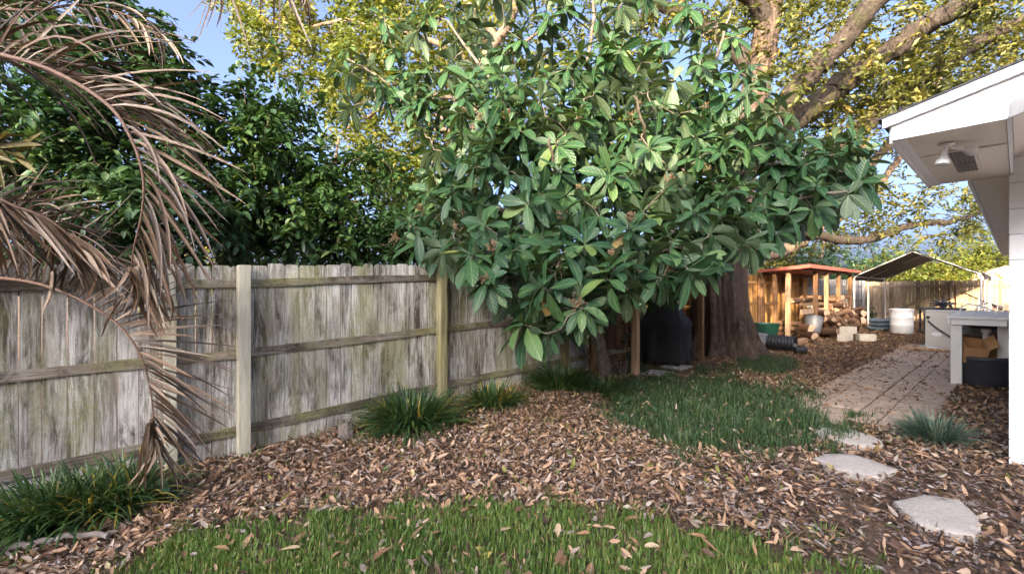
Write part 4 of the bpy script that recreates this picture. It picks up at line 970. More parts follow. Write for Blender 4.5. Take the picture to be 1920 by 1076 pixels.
# ---- dark hedge shrubs behind the fence
def shrub(name, label, base, lobes, n, per, L, Wd, mat, stems, sd=.2, group='shrubs behind the old fence'):
    t = Tree(name, label, base, 'shrub', group)
    for st in stems: t.limb(st, .035, .015, 6)
    cs = np.concatenate([ell(int(n * w), c, r) for c, r, w in lobes]); t.twigs(cs, .005, 4, .03, .025); t.wood('stems', M_['twig'])
    t.foliage(cs, per, sd, L, Wd, mat, 'foliage', .6, 'small', True, .25); return t
c0 = P(560, 400, 7.0)
shrub('evergreen_shrub', 'dark green broad shrub rising over the fence left of the big leafy tree', Vector((c0.x, 7.2, -.05)),
      [(P(470, 300, 6.6), (.95, .8, 1.15), .30), (P(560, 380, 6.9), (1.0, .9, 1.1), .3), (P(680, 400, 7.2), (.9, .8, .95), .25), (P(600, 460, 6.9), (1.7, .8, .55), .25), (P(500, 190, 7.0), (.5, .5, .55), .07)],
      230, 58, .13, .066, M_['hedge'], [[Vector((c0.x + dx, 7.2, -.05)), P(520 + dx * 90, 520, 7.1), P(500 + dx * 130, 380, 7.0), P(500 + dx * 150, 260, 6.9)] for dx in (-.8, -.3, .2, .9)])
c1 = P(150, 300, 5.6)
shrub('evergreen_shrub', 'tall dark shrub behind the dead palm fronds at the far left', Vector((c1.x, 5.9, -.1)),
      [(P(60, 200, 5.3), (.95, .8, 1.2), .3), (P(230, 230, 5.6), (.85, .8, .95), .28), (P(265, 130, 6.0), (.5, .5, .5), .12), (P(120, 390, 5.3), (1.3, .7, .8), .28), (P(330, 420, 5.6), (.75, .6, .7), .2), (P(100, 30, 5.5), (1.1, .7, .6), .14)],
      250, 55, .12, .062, M_['hedge_cool'], [[Vector((c1.x + dx, 5.9, -.1)), P(190 + dx * 90, 500, 5.8), P(180 + dx * 130, 330, 5.7), P(150 + dx * 150, 150, 5.5)] for dx in (-.9, -.3, .25, .8)])
c2 = P(800, 420, 8.4)
shrub('evergreen_shrub', 'loose dark shrub over the fence directly behind the big leafy tree', Vector((c2.x, 8.4, 0)),
      [(P(800, 420, 8.2), (.8, .7, 1.0), .5), (P(900, 440, 8.6), (.9, .7, .9), .5)], 90, 55, .13, .066, M_['hedge'], [[Vector((c2.x + dx, 8.4, 0)), P(820 + dx * 90, 480, 8.4), P(820 + dx * 120, 380, 8.3)] for dx in (-.4, .5)])

# ---- trees in the distance
def far_tree(name, label, base, h, rx, n, per, L, Wd, mat, group=None, sd=.4, low=.25):
    t = Tree(name, label, base, 'tree', group); b = Vector(base)
    t.limb([b, b + Vector((.1, 0, h * .3)), b + Vector((-.1, .1, h * .55)), b + Vector((.05, 0, h * .85))], .035 * h * .5 + .05, .05, 8, 'trunk', M_['pale_bark'], 4)
    cs = []
    for k in range(6):
        a = rng.uniform(0, 6.28); c = b + Vector((math.cos(a) * rx * .5, math.sin(a) * rx * .5, h * (low + .12 + .55 * k / 5))); cs.append(ell(n // 6, c, (rx * .62, rx * .62, h * .23)))
    cs = np.concatenate(cs); t.twigs(cs, .008, 4, .02, .05); t.wood('branches', M_['twig']); t.foliage(cs, per, sd, L, Wd, mat, 'crown', .4); return t
def at(px, Y, z=0.0): return Vector(((px - CX) / F_PX * Y, Y, z))
far_tree('evergreen_tree', 'dense dark evergreen rising behind the woodshed roof', at(1545, 23.5), 4.9, 2.3, 150, 60, .17, .085, M_['hedge_cool'], None, .36, .05)
far_tree('broadleaf_tree', 'sunlit yellow green tree beyond the gate, left of the salmon roof', at(1745, 33), 5.0, 3.0, 130, 55, .26, .13, M_['yellow_leaf'], 'trees beyond the back fence', .5, .1)
far_tree('broadleaf_tree', 'sunlit tree beside the salmon roof at the far right', at(1840, 40), 6.8, 3.2, 130, 55, .28, .13, M_['yellow_leaf'], 'trees beyond the back fence', .5, .15)
far_tree('broadleaf_tree', 'sunlit tree low behind the black canopy', at(1660, 36), 4.6, 2.8, 100, 55, .26, .13, M_['oak_leaf'], 'trees beyond the back fence', .5, .05)
far_tree('broadleaf_tree', 'distant green tree behind the woodshed and oak trunk', at(1420, 27), 6.0, 3.0, 110, 55, .24, .12, M_['oak_leaf'], 'trees beyond the back fence', .5, .05)
far_tree('broadleaf_tree', 'pale distant tree seen through the middle of the leafy crown', at(1150, 22), 4.4, 3.2, 110, 55, .22, .11, M_['yellow_leaf'], 'trees beyond the old fence', .5, .05)
far_tree('broadleaf_tree', 'pale distant tree low behind the left shrubs', at(420, 17), 3.6, 3.2, 100, 50, .2, .1, M_['yellow_leaf'], 'trees beyond the old fence', .5, .05)
# unseen trees added behind the viewer, sized to cast shade over the garden
for i, (x, y, h, r) in enumerate(((-21, -21, 12.4, 5.2), (-14.5, -22, 13.0, 5.4), (-8.5, -21, 13.8, 5.4), (-2.8, -22, 15.4, 5.4), (3.2, -23, 15.0, 5.2))):
    far_tree('shade_tree', ['leafy shade tree off to the far left behind the viewer', 'second leafy shade tree from the left behind the viewer', 'leafy shade tree right behind the viewer', 'fourth leafy shade tree from the left behind the viewer', 'leafy shade tree off to the right behind the viewer'][i], (x, y, 0), h, r, 300, 48, .78, .52, M_['hedge'], 'shade trees behind the viewer', .75, .0)
# neighbour's house
nb = empty('neighbour_house', at(1905, 33, 0), .6, 'house with a salmon pink roof beyond the back fence', 'house'); NM = WM[nb.name]
b = MB(); b.box(-3, 8, -3, 3, 0, 2.0); b.obj('wall', M_['cream_wall'], nb, NM)
b = MB(); b.prism([(-3.5, 1.95), (0, 3.15), (3.5, 1.95), (3.5, 1.85), (-3.5, 1.85)], 0, -3.5, 8.5); b.obj('roof', M_['salmon'], nb, NM)

# ------------------------------------------------------------------ loquat tree
lb = PG(1137, 706)
lq = Tree('loquat_tree', 'broad leafy tree with long glossy ribbed leaves in the middle of the yard', lb)
yb = lb.y
lq.limb([lb + Vector((0, 0, -.05)), P(1128, 660, yb), P(1112, 612, yb), P(1100, 560, yb - .1), P(1092, 500, yb - .2)], .105, .085, 12, 'trunk', M_['loquat_bark'], 6, .004)
fork = (1092, 500, yb - .2)
for pts, r0 in (([fork, (1060, 430, yb - .5), (1010, 330, yb - .8), (960, 220, yb - .9), (900, 120, yb - .8), (840, 40, yb - .5)], .06),
            ([fork, (1110, 420, yb - .3), (1120, 300, yb - .5), (1100, 180, yb - .5), (1110, 60, yb - .4), (1120, -60, yb - .3)], .065),
            ([fork, (1150, 430, yb - .2), (1220, 330, yb - .3), (1290, 230, yb - .5), (1340, 120, yb - .5), (1370, 20, yb - .4)], .06),
            ([fork, (1170, 450, yb - .4), (1270, 390, yb - .8), (1380, 330, yb - 1.1), (1490, 300, yb - 1.4), (1570, 290, yb - 1.6)], .05),
            ([fork, (1180, 470, yb - .6), (1290, 430, yb - 1.2), (1400, 400, yb - 1.6), (1510, 370, yb - 1.9), (1590, 360, yb - 2.1)], .045),
            ([fork, (1050, 460, yb - .6), (960, 400, yb - .8), (880, 390, yb - .8), (800, 420, yb - .6), (740, 430, yb - .5)], .045),
            ([fork, (1080, 490, yb - .9), (1040, 500, yb - 1.7), (1000, 510, yb - 2.3), (950, 520, yb - 2.8)], .045),
            ([fork, (1110, 490, yb - 1.0), (1120, 500, yb - 1.9), (1110, 520, yb - 2.6), (1070, 560, yb - 3.1)], .04),
            ([fork, (1140, 480, yb - .8), (1200, 470, yb - 1.7), (1260, 460, yb - 2.4), (1310, 455, yb - 2.8)], .04),
            ([(985, 270, yb - .85), (900, 250, yb - .3), (800, 210, yb + .3), (720, 150, yb + .6), (650, 110, yb + .8)], .035),
            ([(1060, 430, yb - .5), (1050, 380, yb - 1.4), (1040, 320, yb - 2.0), (1030, 260, yb - 2.3)], .035),
            ([(1220, 330, yb - .3), (1220, 300, yb - 1.2), (1210, 250, yb - 1.9), (1190, 180, yb - 2.2)], .03)):
    lq.limb([P(*p) for p in pts], r0, .014, 8, 'limb', M_['loquat_bark'], 5, .012)
def lqY(px, py):
    base = np.interp(py, [-80, 150, 300, 420, 520, 660], [6.6, 6.0, 5.5, 4.9, 4.4, 4.1])
    base += np.interp(px, [620, 800, 900, 1350, 1650], [1.2, .8, 0, 0, .25])
    return base + rng.uniform(-.35, .9) * 1.0
polyA = [(610, 90), (680, 10), (900, -60), (1200, -80), (1350, -40), (1385, 70), (1430, 160), (1500, 235), (1545, 255), (1620, 265), (1630, 340), (1560, 390), (1470, 430), (1390, 480), (1310, 520), (1190, 540), (1100, 590), (1020, 610), (960, 570), (920, 500), (820, 470), (740, 450), (740, 410), (800, 300), (770, 230), (640, 200)]
def spread(c, n, dmin):
    keep = []
    for p in c:
        if all(np.linalg.norm(p - q) > dmin for q in keep): keep.append(p)
        if len(keep) >= n: break
    return np.array(keep)
hand = [(880, 480, 4.3), (915, 530, 4.2), (985, 610, 4.0), (1025, 625, 3.9), (1090, 580, 4.0), (1020, 540, 4.0), (965, 470, 4.2), (1060, 470, 4.2), (1150, 500, 4.2), (1240, 520, 4.3), (1260, 455, 4.3), (1330, 440, 4.4), (1400, 455, 4.6), (1300, 400, 4.5), (1180, 430, 4.4), (1590, 365, 5.2), (1530, 350, 5.1), (1480, 400, 5.0), (1600, 265, 5.5), (1560, 290, 5.3), (830, 430, 5.6), (760, 450, 6.2), (830, 480, 5.4), (700, 170, 7.4), (650, 90, 7.6), (740, 90, 7.3), (800, 130, 7.0), (660, 200, 7.4), (780, 60, 7.0), (720, 30, 7.4)]
cA = pxcloud(4000, polyA, lqY, None)
# gaps where the background shows through
pj = np.array([proj(*p) for p in cA]); gap = np.zeros(len(cA), bool)
for gx, gy, gr in ((945, 375, 42), (1165, 405, 34), (1485, 215, 30), (1420, 330, 20), (850, 250, 30), (760, 300, 35), (930, 30, 40), (1240, 20, 30)): gap |= (pj[:, 0] - gx) ** 2 + (pj[:, 1] - gy) ** 2 < gr ** 2
gap |= rng.random(len(cA)) > np.interp(pj[:, 1], [-50, 60, 190, 260], [.22, .3, .75, 1.0]) * np.interp(pj[:, 0], [620, 820, 900], [.35, .6, 1.0])
cA = np.concatenate([np.array([tuple(P(*h)) for h in hand]), cA[~gap]])
cB = pxcloud(1500, polyA, lambda a, b: lqY(a, b) + rng.uniform(.7, 1.7), None)
pj = np.array([proj(*p) for p in cB]); gap = np.zeros(len(cB), bool)
for gx, gy, gr in ((945, 375, 30), (1165, 405, 26), (1485, 215, 22), (930, 30, 30)): gap |= (pj[:, 0] - gx) ** 2 + (pj[:, 1] - gy) ** 2 < gr ** 2
gap |= rng.random(len(cB)) > np.interp(pj[:, 1], [-50, 100, 220, 300], [.0, .12, .6, 1.0]) * np.interp(pj[:, 0], [620, 820, 900], [.1, .4, 1.0])
ros = np.concatenate([spread(cA, 470, .19), spread(cB[~gap], 240, .25)])
ends = lq.twigs(ros, .007, 5, -.02, .022)
lq.wood('branches', M_['loquat_bark'])
def loquat_leaves():
    Pn = []; D = []; Nn = []; L = []; tip = []
    for c, e in zip(ros, ends):
        ax = nrm(e * .8 + np.array([0, -.15, .5]) + rng.normal(size=3) * .4); nlf = rng.integers(6, 17); rs = rng.uniform(.72, 1.12); rt_ = rng.uniform(-.22, .22); hang = rng.uniform(-.05, .5)
        a = np.cross(ax, [0.3, .1, .9]); a = nrm(a); bb = np.cross(ax, a); ph = rng.uniform(0, 6.28)
        for k in range(nlf):
            f = k / nlf; th = ph + k * 2.4; rad = math.cos(th) * a + math.sin(th) * bb
            el = np.interp(f, [0, .6, 1], [-.25, .35, 1.3]) + rng.normal() * .18
            d = nrm(rad * math.cos(el) + ax * math.sin(el)); d[2] -= hang
            Pn.append(c + ax * (.09 * f - .05) + d * .012); D.append(nrm(d)); nn = ax + rdir(1)[0] * .35; nn[2] += .25; Nn.append(nn); L.append(rs * rng.uniform(.24, .36) * np.interp(f, [0, .75, 1], [1, .92, .55]))
            tip.append(f + rt_ * 2)
    Pn = np.array(Pn); D = np.array(D); Nn = np.array(Nn); L = np.array(L); tip = np.array(tip); n = len(L)
    curl = rng.uniform(-.05, .38, n); droop = rng.uniform(.0, .45, n); Wd = L * rng.uniform(.34, .43, n)
    tone = np.clip(rng.beta(2.2, 2.4, n) * .85 + tip * .14, 0, 1)
    pxs, pys = proj(Pn[:, 0], Pn[:, 1], Pn[:, 2]); vis = (pxs > 0) & (pxs < 1920) & (pys > 0) & (pys < 1076)
    score = np.where(vis, L / Pn[:, 1], 0); top = np.argsort(-score)[:300]; rest = np.setdiff1d(np.arange(n), top)
    V, F, A, UVv = leaf_batch('loquat', Pn[rest], D[rest], Nn[rest], L[rest], Wd[rest], curl[rest], .9, droop[rest], tone[rest])
    o = obj('leaf_mass', mesh_np('leaf_mass', V, [F], M_['loquat'], True, A, UVv), lq.root); o['kind'] = 'stuff'
    var = []
    for k in range(8):
        V, F, A, UVv = leaf_batch('loquat', np.zeros((1, 3)), np.array([[0, 1., 0]]), np.array([[0, 0, 1.]]), 1.0, .385, .05 + .05 * k, .9, 0)
        var.append(mesh_np('leaf', V, [F], M_['loquat_o'], True, None, UVv))
    for i in top:
        d = D[i]; x = nrm(np.cross(d, Nn[i])); z = np.cross(x, d); l = L[i]
        me = var[int(np.clip((curl[i] + droop[i] * .6) / .06, 0, 7))]
        Mx = Matrix(((x[0] * l, d[0] * l, z[0] * l, Pn[i, 0]), (x[1] * l, d[1] * l, z[1] * l, Pn[i, 1]), (x[2] * l, d[2] * l, z[2] * l, Pn[i, 2]), (0, 0, 0, 1)))
        obj('leaf', me, lq.root, Mx)
loquat_leaves()
def panicles():
    ms = []
    for k in range(4):
        b = MB(); r = random.Random(k)
        for q in range(13):
            a = r.uniform(0, 6.28); e = r.uniform(.3, 1.4); d = Vector((math.cos(a) * math.cos(e), math.sin(a) * math.cos(e), math.sin(e))); p0 = Vector((0, 0, r.uniform(0, .05))); p1 = p0 + d * r.uniform(.03, .075)
            b.tube([p0, p1], .0022, 4, False)
            for w in range(3):
                c = p1 + Vector((r.uniform(-1, 1), r.uniform(-1, 1), r.uniform(-.5, 1))) * .012
                b.lathe([(0, -.007), (.006, 0), (0, .008)], 5, Matrix.Translation(c))
        b.tube([(0, 0, -.02), (0, 0, .06)], .004, 5, False); ms.append(b.mesh('flower_panicle', M_['panicle']))
    pxs = np.array([proj(*p) for p in ros]); idx = [i for i in range(len(ros)) if 0 < pxs[i, 0] < 1920 and 0 < pxs[i, 1] < 700 and rng.random() < .2][:45]
    for i in idx:
        ax = nrm(ends[i] + np.array([0, -.15, .8])); q = Vector(ax).to_track_quat('Z', 'Y').to_matrix().to_4x4(); obj('flower_panicle', random.choice(ms), lq.root, Matrix.Translation(ros[i] + ax * .06) @ q @ Matrix.Scale(random.uniform(.9, 1.5), 4))
panicles()

# ------------------------------------------------------------------ palm with dead fronds at the left
palm_base = Vector((-4.2, 2.5, -.15))
palm = empty('palm_tree', palm_base, 0, 'palm with brown dead fronds hanging in from the left edge', 'palm')
b = MB(); q = spline([palm_base, (-4.22, 2.5, 1), (-4.2, 2.52, 2.2), (-4.18, 2.55, 3.1)], 6); b.tube(q, np.linspace(.2, .16, len(q)) * (1 + .06 * np.sin(np.arange(len(q)) * 2.5)), 14); b.obj('trunk', M_['rachis'], palm, None, True)
def frond(pts, r0, side_len, nl, right, left, droop, single, mat_o, mat_a, wid=.026, tw=0.0, spread_=.9, lean_=(.35, .75, 1.8), nz=.1, grav=(0, 0, -1)):
    """pts: rachis; right/left: reference directions the leaflets lean towards on the two sides"""
    q = spline(pts, 8); m = len(q); b = MB(); b.tube(q, np.linspace(r0, .003, m), 8); fr = b.obj('frond', M_['rachis'], palm, None, True)
    seg = np.linalg.norm(np.diff(q, axis=0), axis=1); cum = np.concatenate([[0], np.cumsum(seg)]); tot = cum[-1]
    Pn = []; D = []; L = []; DR = []; TWS = []
    for k in range(nl):
        f = .03 + .97 * (k + .5) / nl; x = f * tot; i = min(m - 2, int(np.searchsorted(cum, x) - 1)); w = (x - cum[i]) / seg[i]
        p = q[i] * (1 - w) + q[i + 1] * w; tg = nrm(q[i + 1] - q[i])
        for sgn, ref in ((1, right), (-1, left)):
            if ref is None: continue
            rv = np.array(ref(f) if callable(ref) else ref, float); rv = nrm(rv - tg * (rv @ tg)); lean = np.interp(f, [0, .5, 1], list(lean_))
            d = nrm(rv * spread_ + tg * lean + rng.normal(size=3) * nz)
            Pn.append(p); D.append(d); L.append(side_len * np.interp(f, [0, .12, .45, .8, 1], [.55, .9, 1.05, .85, .55]) * (rng.uniform(.85, 1.12) if rng.random() > .12 else rng.uniform(.3, .7))); DR.append(droop * rng.uniform(.35, 2.0)); TWS.append(rng.uniform(-1, 1))
    Pn = np.array(Pn); D = np.array(D); L = np.array(L); DR = np.array(DR); n = len(L)
    # each leaflet: a V-folded strip that bends down along its length
    ys = np.array([0, .12, .28, .45, .62, .8, .92, 1.0]); ws = np.array([.3, .85, 1, .95, .8, .55, .3, .04]); K = len(ys)
    allV = []; allF = []; allA = []
    curlv = rng.normal(size=(n, 3)) * nz * 1.3
    for i in range(n):
        d = D[i]; pos = Pn[i].copy(); V = []; step = np.diff(ys, prepend=0) * L[i]; nor = nrm(np.cross(d, rdir(1)[0]) * .5 + np.array([0, 0, 1.]) * .6 + np.array([0, -.4, 0])); dd = d.copy()
        for k in range(K):
            if k: dd = nrm(dd + (np.array([0, 0, -1.0]) * DR[i] + curlv[i]) * (ys[k] - ys[k - 1]) * 2.0); pos = pos + dd * step[k]
            x = nrm(np.cross(dd, nor)); zz = np.cross(x, dd); h = wid * .5 * ws[k]
            V += [pos - x * h + zz * h * .7, pos, pos + x * h + zz * h * .7]
        Fq = []
        for k in range(K - 1):
            a = 3 * k; c = a + 3; Fq += [(a, a + 1, c + 1, c), (a + 1, a + 2, c + 2, c + 1)]
        if single: obj('leaflet', mesh_np('leaflet', np.array(V), [Fq], mat_o, True), fr)
        else:
            allF.append(np.array(Fq) + len(allV) * 3 * K); allV.append(V); allA += [rng.random()] * (3 * K)
    if not single:
        o = obj('leaflet_mass', mesh_np('leaflet_mass', np.concatenate(allV), [np.concatenate(allF)], mat_a, True, allA), fr); o['kind'] = 'stuff'
    return fr
def PP(l): return [P(*p) for p in l]
# arching frond, tip hanging down
frond(PP([(-330, 60, 3.0), (-120, 84, 2.75), (0, 103, 2.6), (102, 135, 2.55), (200, 195, 2.5), (245, 258, 2.5), (268, 330, 2.52), (266, 400, 2.55), (250, 470, 2.6), (246, 520, 2.65)]), .016, .80, 78,
      lambda f: (.75 + .2 * f, -.3 + .4 * f, np.interp(f, [0, .45, .7, 1], [.8, .5, 0, -.5])), lambda f: (.7 + .3 * f, .35, np.interp(f, [0, .5, 1], [.3, .1, -.4])), .42, True, M_['frond'], M_['frond_a'], .021, nz=.1, lean_=(.5, .6, .9))
# low frond sweeping to the ground
frond(PP([(-300, 520, 3.1), (-130, 512, 3.0), (0, 521, 2.95), (75, 533, 2.95), (150, 562, 2.95), (215, 603, 2.98), (258, 655, 3.0), (280, 720, 3.05), (288, 790, 3.1), (284, 830, 3.12)]), .014, .76, 68,
      lambda f: (.95, -.25, np.interp(f, [0, .5, .8, 1], [.45, .4, .12, -.1])), lambda f: (.9, .1, np.interp(f, [0, .5, .8, 1], [.7, .5, .25, 0])), .07, True, M_['frond'], M_['frond_a'], .021, nz=.075, lean_=(.35, .25, .75))
# middle fan
frond(PP([(-260, 330, 2.7), (-60, 352, 2.6), (28, 386, 2.55), (93, 412, 2.55), (150, 462, 2.6), (172, 500, 2.62)]), .013, .54, 66,
      lambda f: (.95, -.2, .40 - .3 * f), lambda f: (.4, .3, -.75), .14, False, M_['frond'], M_['frond_a'], .02)
# high fronds reaching out of the picture
frond(PP([(-260, -40, 3.0), (-40, 10, 2.9), (60, 20, 2.9), (150, 10, 3.0), (240, 30, 3.05), (300, 70, 3.1)]), .013, .5, 46, lambda f: (.5, 0, .9), lambda f: (.6, -.1, -.6), .45, False, M_['frond'], M_['frond_a'], .019)
frond(PP([(-200, -420, 2.9), (0, -330, 2.9), (220, -230, 3.0), (400, -150, 3.1), (520, -90, 3.2), (545, -40, 3.2)]), .015, .48, 60, lambda f: (.5, .1, -.9), lambda f: (.7, -.1, -.75), .5, False, M_['frond'], M_['frond_a'], .019)
frond(PP([(-240, 250, 2.4), (-80, 262, 2.3), (-10, 275, 2.3), (40, 290, 2.32)]), .012, .36, 22, lambda f: (.75, -.3, .55), lambda f: (.6, -.2, -.5), .06, False, M_['frond_olive'], mat_leaf('olive_frond_mass', [(0, (.085, .07, .02)), (1, (.20, .16, .045))], .5, .15, (1, .9, .4), None, 'attr'), .036)
frond(PP([(-300, 420, 3.4), (-60, 400, 3.3), (60, 430, 3.3), (170, 470, 3.35), (250, 520, 3.4)]), .012, .5, 44, lambda f: (.8, 0, .5), lambda f: (.6, 0, -.7), .35, False, M_['frond'], M_['frond_a'], .019)
# hanging bundle of leaflets at the tip of the low frond and strays
def bundle(name, top, bot, n, wid, spreadw, lab=None):
    Vall = []; Fall = []; A = []
    for i in range(n):
        a = Vector(top) + Vector(rng.normal(size=3) * spreadw * .3); e = Vector(bot) + Vector(rng.normal(size=3) * spreadw); md = a.lerp(e, .5) + Vector((rng.normal() * .03 + .03, rng.normal() * .03, 0)); q = spline([a, md, e], 5); m = len(q)
        x = nrm(np.array([1, rng.normal() * .6, rng.normal() * .3])); V = []
        for k in range(m):
            h = wid * .5 * (1 - .9 * (k / (m - 1)) ** 3); V += [q[k] - x * h, q[k] + np.array([0, .4 * h, 0]), q[k] + x * h]
        F = []
        for k in range(m - 1): aa = 3 * k; F += [(aa, aa + 1, aa + 4, aa + 3), (aa + 1, aa + 2, aa + 5, aa + 4)]
        Fall.append(np.array(F) + len(Vall) * 3 * m); Vall.append(V); A += [rng.random()] * (3 * m)
    o = obj(name, mesh_np(name, np.concatenate(Vall), [np.concatenate(Fall)], M_['frond_a'], True, A), palm); o['kind'] = 'stuff'
bundle('hanging_leaflets', P(286, 790, 3.08), P(250, 912, 3.12), 16, .022, .035)
bundle('hanging_leaflets', P(247, 500, 2.62), P(250, 600, 2.68), 18, .024, .09)
bundle('hanging_leaflets', P(100, 500, 2.9), P(88, 575, 2.9), 3, .03, .02)
bundle('hanging_leaflets', P(245, 540, 2.66), P(200, 625, 2.7), 5, .026, .03)
bundle('hanging_leaflets', P(520, -60, 3.2), P(545, 45, 3.2), 14, .018, .1)
bundle('hanging_leaflets', P(390, -70, 3.1), P(400, 60, 3.1), 7, .018, .12)

# ------------------------------------------------------------------ grass, clumps, litter
LAWN = [(190, 1090), (250, 1052), (330, 1013), (450, 985), (600, 962), (760, 948), (900, 943), (1050, 947), (1200, 966), (1330, 992), (1450, 1022), (1560, 1055), (1650, 1090), (2100, 1700), (-400, 1700)]
MID = [(1120, 735), (1150, 714), (1250, 706), (1380, 712), (1480, 738), (1545, 772), (1610, 806), (1540, 822), (1500, 842), (1440, 852), (1330, 850), (1230, 828), (1150, 790)]
PATCH = [(1378, 672), (1420, 656), (1482, 676), (1500, 690), (1460, 704), (1395, 694)]
def ground_pts(n, xr, yr):
    x = rng.uniform(*xr, n); y = rng.uniform(*yr, n); z = G(x, y); px, py = proj(x, y, z); return x, y, z, px, py
def wobble(px, py, amt): return px + amt * (np.sin(py * .05 + px * .021) + .7 * np.sin(py * .13 - px * .06)) + rng.normal(size=len(px)) * amt * .7, py + amt * (.5 * np.sin(px * .043) + .35 * np.sin(px * .11 + 2)) + rng.normal(size=len(px)) * amt * .45
def blades(name, x, y, z, h, w, mat, lean=.6, rndv=None):
    n = len(x); Pn = np.stack([x, y, z - .01], 1); a = rng.uniform(0, 6.28, n); le = np.abs(rng.normal(size=n)) * lean
    D = nrm(np.stack([np.cos(a) * le, np.sin(a) * le, np.ones(n)], 1)); Nn = np.stack([-np.sin(a), np.cos(a), rng.normal(size=n) * .2], 1); Nn = np.stack([np.cos(a), np.sin(a), -le], 1)
    V, F, A, UVv = leaf_batch('blade', Pn, D, Nn, h, w, rng.uniform(-.1, .5, n), .8, rng.uniform(0, .4, n), rndv)
    return obj(name, mesh_np(name, V, [F], mat, False, A))
x, y, z, px, py = ground_pts(165000, (-3.2, 4.2), (1.4, 3.4)); qx, qy = wobble(px, py, 26); k = inpoly(qx, qy, LAWN)
dens = .55 + .25 * np.sin(x * 5.1 + 1.3 * np.sin(y * 4)) * np.sin(y * 6.3 + x * 2.2) + .3 * np.sin(x * 13 + 2 * np.sin(y * 11)) * np.sin(y * 15 - x * 4); k &= rng.random(len(x)) < np.clip(dens + .1, .12, 1)
x, y, z = x[k], y[k], z[k]; tn = np.clip(rng.beta(2, 2.4, len(x)) * .85 + .12 * np.sin(x * 3 + y * 5), 0, 1); dry = rng.random(len(x)) < .07; tn[dry] = rng.uniform(.9, 1, dry.sum())
o = blades('lawn_grass', x, y, z, rng.uniform(.025, .085, len(x)), rng.uniform(.005, .010, len(x)), M_['lawn'], .55, tn); tag(o, 'green lawn grass along the bottom of the picture', 'grass', kind='stuff')
print('lawn blades', len(x))
x, y, z, px, py = ground_pts(170000, (.6, 4.2), (3.5, 8.2)); qx, qy = wobble(px, py, 30); k = inpoly(qx, qy, MID); k &= rng.random(len(x)) < np.clip(.6 + .5 * np.sin(x * 7 + 2 * np.sin(y * 6)) * np.sin(y * 9 + x * 3), .3, 1); x, y, z = x[k], y[k], z[k]
clump = .5 + .5 * np.sin(x * 6 + 2 * np.sin(y * 5)) * np.sin(y * 7 + x)
o = blades('dark_grass', x, y, z, rng.uniform(.045, .14, len(x)) * (.5 + .8 * clump), rng.uniform(.005, .009, len(x)), M_['mondo'], 1.1, np.clip(rng.beta(2, 2.6, len(x)) + .1 * clump, 0, 1)); tag(o, 'thick dark green grass patch before the grill shelter', 'grass', kind='stuff')
print('mid blades', len(x))
x, y, z, px, py = ground_pts(60000, (3, 7), (7, 12)); qx, qy = wobble(px, py, 6); k = inpoly(qx, qy, PATCH) & (rng.random(len(px)) < .8); x, y, z = x[k], y[k], z[k]
o = blades('weed_patch', x, y, z, rng.uniform(.05, .11, len(x)), .006, M_['mondo'], .8); tag(o, 'small green weed patch at the foot of the oak', 'weeds', kind='stuff')

def grass_clump(name, label, c, n, ln, w, mat, rad, out=1.0, dry=0.04, group='strap leaved clumps', lean=(0, 0), cat='grass clump'):
    c = np.array(tuple(c)); a = rng.uniform(0, 6.28, n); r = rad * np.sqrt(rng.random(n)); L = ln * rng.uniform(.5, 1.1, n)
    el = np.clip(rng.normal(1.0, .3, n), .25, 1.5); K = 7; f = np.linspace(0, 1, K)
    d0 = np.stack([np.cos(a) * np.cos(el) + lean[0], np.sin(a) * np.cos(el) + lean[1], np.sin(el)], 1); d0 = nrm(d0)
    Pn = c + np.stack([np.cos(a) * r, np.sin(a) * r, np.zeros(n) - .01], 1); g = out * rng.uniform(.5, 1.1, n)
    ctr = Pn[:, None] + d0[:, None] * (f[None, :] * L[:, None])[..., None]; ctr[..., 2] -= (f[None] ** 2) * (g * L)[:, None] * .62
    gz = G(ctr[..., 0], ctr[..., 1]) + .012; ctr[..., 2] = np.maximum(ctr[..., 2], gz)
    side = nrm(np.stack([-np.sin(a), np.cos(a), np.zeros(n)], 1)); tang = np.gradient(ctr, axis=1); nor = nrm(np.cross(side[:, None], tang)); hw = w * .5 * np.array([.7, 1, 1, .95, .8, .5, .05])
    V = np.stack([ctr - side[:, None] * hw[None, :, None] + nor * (hw * .45)[None, :, None], ctr, ctr + side[:, None] * hw[None, :, None] + nor * (hw * .45)[None, :, None]], 2)
    base = []
    for k in range(K - 1): q = 3 * k; base += [(q, q + 1, q + 4, q + 3), (q + 1, q + 2, q + 5, q + 4)]
    F = (np.array(base)[None] + (np.arange(n) * 3 * K)[:, None, None]).reshape(-1, 4)
    rv = rng.random(n) * .9; rv[rng.random(n) < dry] = rng.uniform(.93, 1)
    root = empty(name, c, 0, label, cat, group)
    o = obj('blades', mesh_np('blades', V.reshape(-1, 3), [F], mat, True, np.repeat(rv, 3 * K)), root); o['kind'] = 'stuff'; return root
grass_clump('liriope_clump', 'full dark green strap leaved clump beside the wooden stump', PG(772, 802), 1100, .74, .019, M_['liriope'], .24, 1.0)
grass_clump('liriope_clump', 'smaller grassy clump between the mossy post and the leafy tree', PG(925, 762), 560, .56, .017, M_['liriope'], .20, 1.0, .09)
grass_clump('liriope_clump', 'dark grassy clump at the left foot of the leafy tree trunk', PG(1050, 728), 800, .66, .017, M_['liriope'], .25, 1.0)
grass_clump('liriope_clump', 'low dark tuft at the edge of the grass patch near the trunk', PG(1130, 735), 380, .42, .015, M_['liriope'], .22, 1.0)
